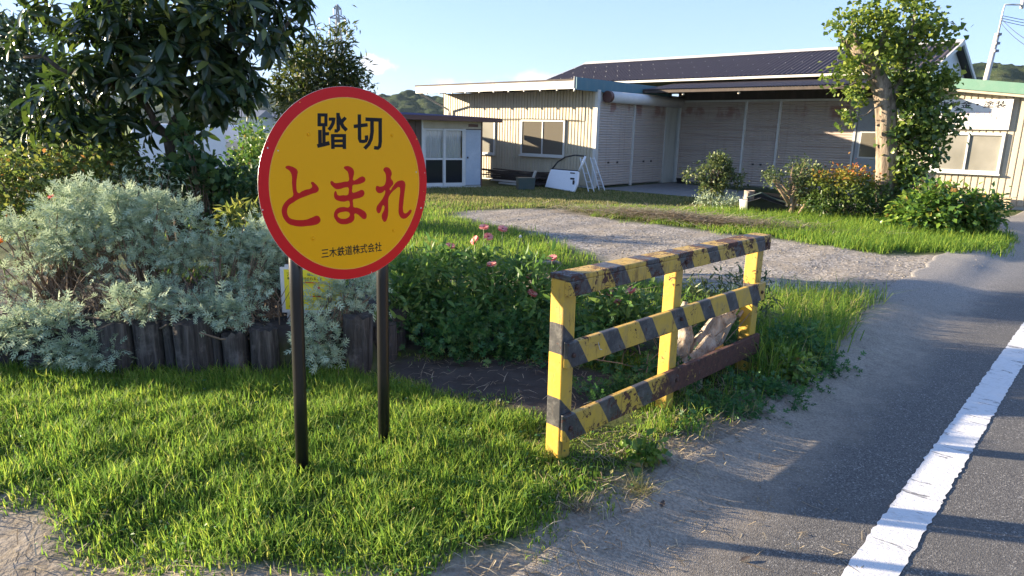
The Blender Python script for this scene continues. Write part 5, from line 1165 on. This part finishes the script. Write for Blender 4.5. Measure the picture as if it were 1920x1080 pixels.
foliage(GK, M['lf_ivy'], FANLEAF, P, O, .09, name='climbing_ivy')
plant('azalea_shrub', 'lopsided pruned shrub with a small pink bloom before the rusty shutters', 'shrub', (4.7, 16.2, 0), [((4.70, 16.2, .80), (.40, .36, .30)), ((4.20, 16.2, .70), (.20, .18, .12)), ((5.14, 16.2, .66), (.22, .22, .15)), ((4.67, 16.2, .40), (.26, .26, .26)), ((4.74, 16.1, 1.02), (.26, .24, .16)), ((5.3, 16.2, .95), (.06, .06, .14))],
      'lf_azalea', OVATE, 2600, 80, .06, .07, [[((4.7, 16.2, 0), .05), ((4.68, 16.2, .4), .035)]])
plant('pale_weed', 'pale grey green weed skirt at the foot of the lopsided shrub', 'weed', (4.75, 15.9, 0), [((4.72, 15.9, .14), (.55, .3, .16))], 'lf_silver', NARROW, 1000, 50, .07, .07, [], 'stem_green')
plant('topiary_bush', 'cut back bush with bare tan limbs and two tufts of leaves', 'bush', (5.85, 14.3, 0), [((6.05, 14.3, .90), (.38, .35, .28)), ((5.30, 14.3, .84), (.20, .2, .12)), ((5.95, 14.35, .60), (.34, .3, .22)), ((6.2, 14.4, .35), (.3, .3, .3))], 'lf_azalea', OVATE, 2500, 80, .065, .06,
      [[((5.85, 14.3, 0), .07), ((5.82, 14.3, .25), .055), ((5.80, 14.3, .42), .045)], [((5.82, 14.3, .22), .045), ((5.55, 14.3, .55), .035), ((5.35, 14.3, .78), .02)], [((5.84, 14.3, .2), .045), ((6.0, 14.25, .55), .035), ((6.05, 14.3, .8), .02)], [((5.9, 14.2, 0), .03), ((6.05, 14.1, .35), .025)]], 'bark_tan')
def nand(P, O, li, k): return np.clip(.25 + .35 * rng.random(len(P)) + np.clip((P[:, 2] - .62) * 1.1, -.3, .5) + .3 * (rng.random(k)[li] - .5), 0, 1)
plant('nandina_bush', 'rounded bush with orange red young shoots left of the thick trunk', 'bush', (6.7, 13.9, 0), [((6.70, 13.9, .55), (.66, .5, .42)), ((7.12, 13.9, .40), (.52, .45, .42)), ((6.42, 13.9, .78), (.38, .35, .20)), ((6.35, 13.9, .30), (.36, .35, .34)), ((6.85, 13.9, .88), (.3, .3, .14))],
      'lf_nandina', OVATE, 5200, 150, .075, .065, [], 'twig', rnd=nand)
plant('broad_leaf_bush', 'wide low bush of fresh green broad leaves in front of the annex', 'bush', (7.8, 12.3, 0), [((7.80, 12.3, .36), (.92, .7, .42)), ((7.45, 12.3, .25), (.6, .55, .36)), ((8.25, 12.3, .42), (.48, .5, .40)), ((7.7, 12.3, .62), (.6, .5, .24))],
      'lf_bright', OVATE, 5200, 170, .085, .105, [], 'twig', big=240, spread=.7, up=.9)

# ------------------------------------------------------------------ grass
def blades(name, x, y, h, w, mat, lean=.45, rnd=None, base=None):
    n = len(x); z = zg(x, y) if base is None else base
    a = rng.uniform(0, 6.283, n); d = np.stack([np.cos(a), np.sin(a), np.zeros(n)], -1); s = np.stack([-np.sin(a + rng.normal(size=n) * .6), np.cos(a), np.zeros(n)], -1); s = unit(s)
    P = np.stack([x, y, z - .01], -1); l1 = (np.abs(rng.normal(size=n)) * lean + .08)[:, None]
    up = np.array([0, 0, 1.0]); h = h[:, None]; w = (w * (.7 + .6 * rng.random(n)))[:, None]
    mid = P + up * h * .55 + d * h * l1 * .30; tip = P + up * h * (1 - .25 * np.minimum(l1, 1)) + d * h * l1
    V = np.stack([P - s * w, P + s * w, mid + s * w * .75, mid - s * w * .75, tip], 1).reshape(-1, 3)
    k = np.arange(n) * 5
    g = G(); r = np.repeat(rng.random(n) if rnd is None else rnd, 5)
    g.add(V, np.stack([k, k + 1, k + 2, k + 3], -1), r); g.f.append(np.stack([k + 3, k + 2, k + 4], -1))
    return g.build(name, mat, None, kind='stuff')
def scatter(n, x0, x1, y0, y1, keep):
    x = rng.uniform(x0, x1, n); y = rng.uniform(y0, y1, n); p = keep(x, y); ok = rng.random(n) < p; return x[ok], y[ok]
def perp_b(x, y): return (x - R0[0]) * RP[0] + (y - R0[1]) * RP[1]
def lawn_keep(x, y):
    e = np.minimum(-poly_sd(x, y, DIRT), -poly_sd(x, y, SOIL)) + .16 * lump(x, y, 2.2) + .10 * lump(x, y, 5.1)
    behind = np.maximum(sstep(-y, -4.46, -4.36), sstep(x, -1.0, -.9))
    return sstep(e, -.06, .16) * behind * (.55 + .45 * sstep(lump(x + 3, y, 2.6), -.7, .1))
x, y = scatter(145000, -4.4, 1.2, 2.0, 4.8, lawn_keep)
edge = np.clip(np.minimum(-poly_sd(x, y, DIRT), -poly_sd(x, y, SOIL)) * 2.2 + .45, .35, 1) * (1 - .55 * np.exp(-((x - .25) ** 2 + (y - 3.0) ** 2) / .05))
ps, pp = (x - B0[0]) * T_DIR[0] + (y - B0[1]) * T_DIR[1], (x - B0[0]) * P_DIR[0] + (y - B0[1]) * P_DIR[1]
edge = edge * (1 - .62 * sstep(ps, -.05, .1) * sstep(pp, -.45, -.25))
blades('lawn_grass', x, y, (.05 + .07 * rng.random(len(x)) ** 1.3) * edge * (1 + .35 * lump(x, y, 3.3)), .0034, M['grass'], .5, np.clip(rng.random(len(x)) * .92 + .10 * (edge < .6) * rng.random(len(x)) * 2, 0, 1))
x, y = scatter(5200, -4.2, .8, 2.2, 4.3, lambda x, y: lawn_keep(x, y) * sstep(lump(x - 1, y + 2, 1.9), .25, .7))
blades('broad_grass', x, y, .06 + .07 * rng.random(len(x)), .0048, M['grass'], .8, rng.random(len(x)) * .6)
x, y = scatter(2600, -4.2, .8, 2.2, 4.3, lambda x, y: lawn_keep(x, y)); z = zg(x, y) + rng.uniform(.015, .05, len(x)); P = np.stack([x, y, z], -1)
g = G(); g.add(*place(OVATE, P, unit(sph(len(x)) * [1, 1, .3] + [0, 0, .2]), unit(sph(len(x)) * .4 + [0, 0, 1]), .022 * (.6 + .8 * rng.random(len(x))))); g.build('lawn_clover', M['lf_weed'], None, kind='stuff')
# tall tufts round the posts, the logs and along the barrier foot
def tufts(name, centers, per, spread, h, w, mat, lean=.6):
    c_ = np.array(centers); n = len(c_) * per; x = np.repeat(c_[:, 0], per) + rng.normal(size=n) * spread; y = np.repeat(c_[:, 1], per) + rng.normal(size=n) * spread
    blades(name, x, y, h * (.5 + .7 * rng.random(n)), w, mat, lean)
tc_ = [(.80 + .4 * t + rng.normal() * .05, 3.48 + .5 * t + rng.normal() * .05) for t in rng.random(7)] + [(rng.uniform(-3.6, -.1), rng.uniform(2.5, 3.9)) for _ in range(26)] + [(rng.uniform(-4.2, -1.0), rng.uniform(4.18, 4.3)) for _ in range(22)]
tc_ = [c for c in tc_ if poly_sd(np.array([c[0]]), np.array([c[1]]), DIRT)[0] < .02]
tufts('grass_tufts', tc_, 26, .035, .13, .0026, M['grass'], .45)
x, y = scatter(5200, 1.9, 3.9, 4.9, 7.1, lambda x, y: sstep(-np.abs(perp_b(x, y) + 1.75 + .1 * lump(x, y)), -.62, -.2))
blades('verge_grass', x, y, .13 + .17 * rng.random(len(x)), .004, M['grass'], .9)
x, y = scatter(3200, 1.7, 3.0, 4.4, 6.0, lambda x, y: sstep(-np.abs(perp_b(x, y) + 1.32), -.42, -.1))
blades('verge_grass', x, y, .14 + .22 * rng.random(len(x)), .004, M['grass'], .8)
x, y = scatter(2000, .8, 2.6, 3.6, 5.4, lambda x, y: sstep(-np.abs(perp_b(x, y) + 1.25), -.35, -.1))
blades('verge_grass', x, y, .06 + .12 * rng.random(len(x)), .003, M['grass'], .8)
def notg(x, y): return sstep(-poly_sd(x, y, GRAVEL) + .35 * lump(x, y, 1.3), -.05, .45)
x, y = scatter(60000, -3.2, 3.2, 5.9, 15.5, lambda x, y: notg(x, y) * sstep(-(y - 6), -12, -3) * .9)
blades('meadow_grass', x, y, .06 + .10 * rng.random(len(x)), .0045, M['grass'], .6, np.clip(rng.random(len(x)) * .9 + .12 * lump(x, y, .8), 0, 1))
x, y = scatter(90000, 1.4, 11.0, 9.4, 15.6, lambda x, y: notg(x, y) * sstep(-poly_sd(x, y, YARD), -.1, .3) * sstep(-poly_sd(x, y, BARE), -.3, .6))
front_d = sstep(x, 3.4, 5.2)
blades('strip_grass', x, y, (.05 + .06 * rng.random(len(x))) * (1 + 1.6 * front_d * rng.random(len(x))), .0055, M['grass'], .6, np.clip(rng.random(len(x)) * .85 + .2 * (1 - front_d) * rng.random(len(x)), 0, 1))
x, y = scatter(45000, -3.5, 7.5, 14.2, 20.3, lambda x, y: sstep(-poly_sd(x, y, APRON), .0, .3) * sstep(-poly_sd(x, y, GRAVEL), .0, .4) * (.35 + .65 * sstep(-poly_sd(x, y, BARE), -.5, .5)) * sstep(-((x - C0[0]) * Vw[0] + (y - C0[1]) * Vw[1]), .15, .4))
blades('yard_grass', x, y, .03 + .06 * rng.random(len(x)), .008, M['grass_dry'], .8)
x, y = scatter(9000, -9, -3.6, 9.5, 16, lambda x, y: .8 + 0 * x)
blades('field_grass', x, y, .12 + .2 * rng.random(len(x)), .006, M['grass'], .6)
fb = thing('fallen_branch', 'bare pale branch lying at the drive edge behind the zinnias', 'branch', (.30, 8.3, .02), R(-8))
G().tube(branch_pts((-.32, 0, .03), (.30, .02, .03), 7, .012), np.linspace(.035, .022, 7), 8, jit=.1).build('stick', M['deadwood'], fb, True)
G().tube(branch_pts((.05, 0, .03), (.22, .18, .08), 5, .01), np.linspace(.018, .008, 5), 6, jit=.1).build('twig', M['deadwood'], fb, True)
# tan ornamental grass by the sign
pg = thing('pampas_clump', 'tan dry grass clump at the left rim of the round sign', 'grass clump', (-4.35, 11.5, 0))
n = 700; a = rng.uniform(-.5, .5, n); x = rng.normal(size=n) * .35; y = rng.normal(size=n) * .2; hgt = rng.uniform(.5, .95, n)
V = np.stack([np.stack([x - .006, y, 0 * x], -1), np.stack([x + .006, y, 0 * x], -1), np.stack([x * 1.5 + a * .35, y * 1.4, hgt], -1)], 1).reshape(-1, 3)
g = G(); g.add(V, np.arange(3 * n).reshape(-1, 3), np.repeat(rng.random(n), 3)); g.build('blades', M['straw'], pg)
# straw, dead leaves and twigs
def litter(name, x, y, L, mat, w=.0022, zoff=.006, zr=.01):
    n = len(x); a = rng.uniform(0, 6.283, n); L = L * (.4 + rng.random(n)); z = zg(x, y) + zoff + zr * rng.random(n)
    d = np.stack([np.cos(a), np.sin(a), rng.normal(size=n) * .12], -1); s = np.stack([-np.sin(a), np.cos(a), np.zeros(n)], -1) * w; P = np.stack([x, y, z], -1)
    mid = P + d * (L * .5)[:, None] + np.stack([rng.normal(size=n) * L * .08, rng.normal(size=n) * L * .08, np.abs(rng.normal(size=n)) * .012], -1); E_ = P + d * L[:, None]; E_[:, 2] = np.maximum(E_[:, 2], zg(E_[:, 0], E_[:, 1]) + .004)
    V = np.stack([P - s, P + s, mid + s, mid - s, E_ + s * .3, E_ - s * .3], 1).reshape(-1, 3); k = np.arange(n) * 6
    g = G(); g.add(V, np.concatenate([np.stack([k, k + 1, k + 2, k + 3], -1), np.stack([k + 3, k + 2, k + 4, k + 5], -1)]), np.repeat(rng.random(n), 6)); g.build(name, mat, None, kind='stuff')
x, y = scatter(5200, -2.6, 1.6, 2.2, 4.9, lambda x, y: sstep(-np.abs(poly_sd(x, y, DIRT) - .02), -.28, -.02) * .8 + .2 * sstep(poly_sd(x, y, SOIL), -.05, .1) + .16)
litter('dead_grass', x, y, .09, M['straw'])
x, y = scatter(2500, .3, 2.4, 3.2, 5.0, lambda x, y: sstep(-np.abs(perp_b(x, y) + 1.15), -.3, -.05)); litter('dead_grass', x, y, .12, M['straw'])
x = 3.3 + rng.normal(size=3800) * 1.0; y = 13.2 - (x - 3.3) * .62 + rng.normal(size=3800) * .28; litter('cut_twigs', x, y, .5, M['straw'], .006, .01, .13)
x = .35 + rng.normal(size=700) * .45; y = 6.9 - (x - .5) * .2 + rng.normal(size=700) * .15; litter('cut_twigs', x, y, .35, M['straw'], .005, .01, .10)
for q, (x, y, s, lb) in enumerate(((.33, 2.78, .10, 'pulled dry grass tuft lying on the dirt verge near the bottom edge'), (.62, 2.98, .13, 'half dead grass tuft on the verge beside the barrier shadow'))):
    t = thing('dry_tuft', lb, 'grass tuft', (x, y, float(zg(x, y)))); n = 160; d = sph(n); d[:, 2] = np.abs(d[:, 2]) * .5 + .05; P0 = rng.normal(size=(n, 3)) * [s * .3, s * .3, .004]; P0[:, 2] = np.abs(P0[:, 2]); E_ = P0 + unit(d) * (s * (.5 + .7 * rng.random(n)))[:, None]; sd_ = unit(np.cross(d, [0, 0, 1.0])) * .0016
    g = G(); g.add(np.stack([P0 - sd_, P0 + sd_, E_], 1).reshape(-1, 3), np.arange(3 * n).reshape(-1, 3), np.repeat(rng.random(n), 3)); g.build('blades', M['straw'] if q == 0 else M['grass_dry'], t)
for x, y, rz, lb in ((.98, 2.52, .4, 'dark dead leaf lying on the asphalt near the bottom edge'), (.72, 2.86, 1.2, 'curled dead leaf on the verge by the grass tuft')):
    o_ = G().add(*strip_leaf([0, .3, .7, 1], [.03, .2, .17, .01], .5, -.2)).build('dead_leaf', M['dark_wood'], None, True, loc=(x, y, float(zg(x, y)) + .014), label=lb, cat='leaf'); o_.scale = (.055,) * 3; o_.rotation_euler = (0, 0, rz)
# loose stones of the drive and of the verge
def stones(name, x, y, r0, r1):
    n = len(x); r = rng.uniform(r0, r1, n) ** 1.0; z = zg(x, y) + r * .25
    oct_ = np.array([(1, 0, 0), (0, 1, 0), (-1, 0, 0), (0, -1, 0), (0, 0, .7), (0, 0, -.7)]); V = oct_[None] * r[:, None, None] * (1 + .35 * rng.normal(size=(n, 6, 3)) * .6) + np.stack([x, y, z], -1)[:, None]
    F = np.array([(0, 1, 4), (1, 2, 4), (2, 3, 4), (3, 0, 4), (1, 0, 5), (2, 1, 5), (3, 2, 5), (0, 3, 5)])
    g = G(); g.add(V.reshape(-1, 3), (F[None] + (np.arange(n) * 6)[:, None, None]).reshape(-1, 3), np.repeat(rng.random(n), 6)); g.build(name, M['pebble'], None, kind='stuff')
x, y = scatter(13000, -1.2, 9.0, 6.6, 15.0, lambda x, y: sstep(poly_sd(x, y, GRAVEL) + .3 * lump(x, y, 1.5), -.1, .5) * .75); stones('gravel', x, y, .005, .016)
x, y = scatter(1500, -2.6, 2.6, 2.0, 5.2, lambda x, y: sstep(poly_sd(x, y, DIRT), .0, .1) * sstep(-perp_b(x, y), .4, .9)); stones('grit', x, y, .002, .006)
x, y = scatter(900, .2, 4.5, 2.1, 7.0, lambda x, y: sstep(perp_b(x, y), -1.1, -.8) * sstep(-perp_b(x, y), .15, .6)); stones('grit', x, y, .002, .008)

# ------------------------------------------------------------------ far things
# white van behind the tree
vn = thing('parked_van', 'white boxy van parked beyond the tree, seen between its branches', 'van', (-10.95, 23.0, -.1), R(180))
prof = [(-1.65, .30), (1.62, .30), (1.70, .75), (1.62, .95), (1.30, 1.62), (1.15, 1.72), (-1.60, 1.72), (-1.68, 1.2)]
g = G(); g.prism(prof, np.array(frame((0, -.72, 0), (1, 0, 0), (0, 0, 1), (0, 1, 0))), 1.44); bevel(g.build('body', M['white_paint'], vn), .05, 2)
for a, c_ in ((-1.5, -.62), (-.5, .35), (.45, 1.15)): G().span((a, -.727, 1.05), (c_, -.719, 1.52)).build('side_window', M['glass'], vn)
G().box((1.47, 0, 1.28), (.02, 1.2, .5), Matrix.Rotation(R(-24), 3, 'Y')).build('windscreen', M['glass'], vn)
for x_ in (-1.05, 1.08):
    for y_ in (-.62, .62):
        w_ = G().tube([(x_, y_ - .07, .27), (x_, y_ + .07, .27)], .27, 20).build('wheel', M['black_rubber'], vn, True)
        G().tube([(x_, y_ - .08, .27), (x_, y_ + .08, .27)], .16, 16).build('rim', M['alu'], w_)
G().box((-1.69, -.55, .9), (.03, .12, .34)).build('tail_light', M['red_plastic'], vn)
G().span((-1.66, -.70, .26), (1.64, .70, .30)).build('underside', M['black_rubber'], vn)
# distant houses
for k, (x, y, w, d, h_, lb, mt) in enumerate(((-57, 150, 7, 6, 3.2, 'far white house with grey roof beyond the field', 'trim_white'), (-50.5, 156, 6, 6, 3.0, 'far house with grey tiled roof just left of the round sign', 'gable_white'), (-66, 158, 8, 6, 2.6, 'long low dark roofed shed beyond the field', 'brown_wall'))):
    t = thing('far_house', lb, 'house', (x, y, 0), R(12 * k - 10), 'houses beyond the field')
    G().span((-w / 2, -d / 2, 0), (w / 2, d / 2, h_)).build('wall', M[mt], t)
    g = G(); r_ = 1.5; g.add([(-w / 2 - .4, -d / 2 - .4, h_), (w / 2 + .4, -d / 2 - .4, h_), (w / 2 + .4, d / 2 + .4, h_), (-w / 2 - .4, d / 2 + .4, h_), (-w / 2 - .4, 0, h_ + r_), (w / 2 + .4, 0, h_ + r_)], [(0, 1, 5, 4), (2, 3, 4, 5), (0, 4, 3), (1, 2, 5), (0, 3, 2, 1)]); g.build('roof', M['tile_grey'], t)
    for q in (-.25, .22): G().span((w * q - .6, -d / 2 - .03, 1.0), (w * q + .6, -d / 2 - .002, 2.2)).build('window', M['glass'], t)
# pylons
def pylon(label, x, y, H, w0, arms):
    t = thing('power_pylon', label, 'pylon', (x, y, 0), R(20), 'power pylons on the horizon')
    g = G(); th = w0 * .035; lv = np.linspace(0, 1, 13); wd = lambda f: w0 * (1 - f) ** 1.15 + w0 * .05
    for sx_ in (-1, 1):
        for sy_ in (-1, 1):
            g.tube([(sx_ * wd(f) / 2, sy_ * wd(f) / 2, H * f) for f in lv], th, 4)
    for f0, f1 in zip(lv[:-1], lv[1:]):
        a, c_ = wd(f0) / 2, wd(f1) / 2
        for s_ in (-1, 1):
            for q in (-1, 1):
                g.tube([(-a * q, s_ * a, H * f0), (c_ * q, s_ * c_, H * f1)], th * .7, 3); g.tube([(s_ * a, -a * q, H * f0), (s_ * c_, c_ * q, H * f1)], th * .7, 3)
    g.build('lattice', M['pylon'], t)
    for f, L in arms:
        a = G()
        for s_ in (-1, 1):
            a.tube([(0, 0, H * f), (s_ * L, 0, H * f + .3)], th, 3); a.tube([(0, 0, H * (f + .035)), (s_ * L, 0, H * f + .3)], th, 3); a.tube([(s_ * L, 0, H * f + .3), (s_ * L, 0, H * f - H * .045)], th * .9, 3)
        a.build('crossarm', M['pylon'], t)
pylon('tall lattice pylon over the feathery tree behind the round sign', -124.7, 500, 83.5, 15, ((.70, 6.6), (.80, 6.0), (.89, 5.4), (.965, 2.5)))
pylon('tiny far lattice pylon between the tree and the round sign', -304, 900, 71, 10, ((.70, 6.5), (.80, 6), (.9, 5.5)))
# utility pole and wires
up = thing('utility_pole', 'pale concrete utility pole with a short arm at the top right', 'pole', (19.6, 30, 0))
G().tube([(0, 0, 0), (.18, 0, 4.1), (.33, 0, 6.0)], [.13, .11, .095], 12).build('pole', M['concrete_pole'], up, True)
G().tube([(.34, 0, 5.6), (.40, 0, 6.9), (.44, 0, 7.12), (.7, 0, 7.13), (1.12, 0, 7.13)], .035, 8).build('arm', M['steel_pale'], up, True)
G().tube([(1.14, 0, 6.98), (1.14, 0, 7.35)], .07, 10).build('lamp_head', M['frame_white'], up, True)
for z in (5.3, 5.6, 5.95): G().box((.33, -.1, z), (.16, .12, .1)).build('insulator', M['pylon'], up)
for (a, c_, sag) in (((.36, 0, 6.6), (-4.3, -10.3, 3.95), .25), ((.36, 0, 6.45), (-4.3, -10.25, 3.85), .3), ((.36, 0, 6.7), (12, 3, 6.9), .35), ((.36, 0, 6.6), (12, 3, 6.7), .35), ((.36, 0, 6.5), (12, 3, 6.5), .35)):
    t = np.linspace(0, 1, 14)[:, None]; p = np.array(a) * (1 - t) + np.array(c_) * t; p[:, 2] -= (4 * sag * t * (1 - t))[:, 0]
    G().tube(p, .012, 4).build('wire', M['cable'], up)

# evening air: one pale even volume round the whole place
hz = bpy.data.materials.new('haze'); hz.use_nodes = True; nt = hz.node_tree; nt.nodes.clear()
ho = nt.nodes.new('ShaderNodeOutputMaterial'); hv = nt.nodes.new('ShaderNodeVolumePrincipled')
hv.inputs['Color'].default_value = (0.62, 0.78, 1.0, 1); hv.inputs['Density'].default_value = 0.00010; hv.inputs['Anisotropy'].default_value = 0.2
nt.links.new(hv.outputs[0], ho.inputs['Volume'])
G().span((-4200, -100, -1.3), (4200, 5000, 92)).build('haze', hz, None, kind='stuff')
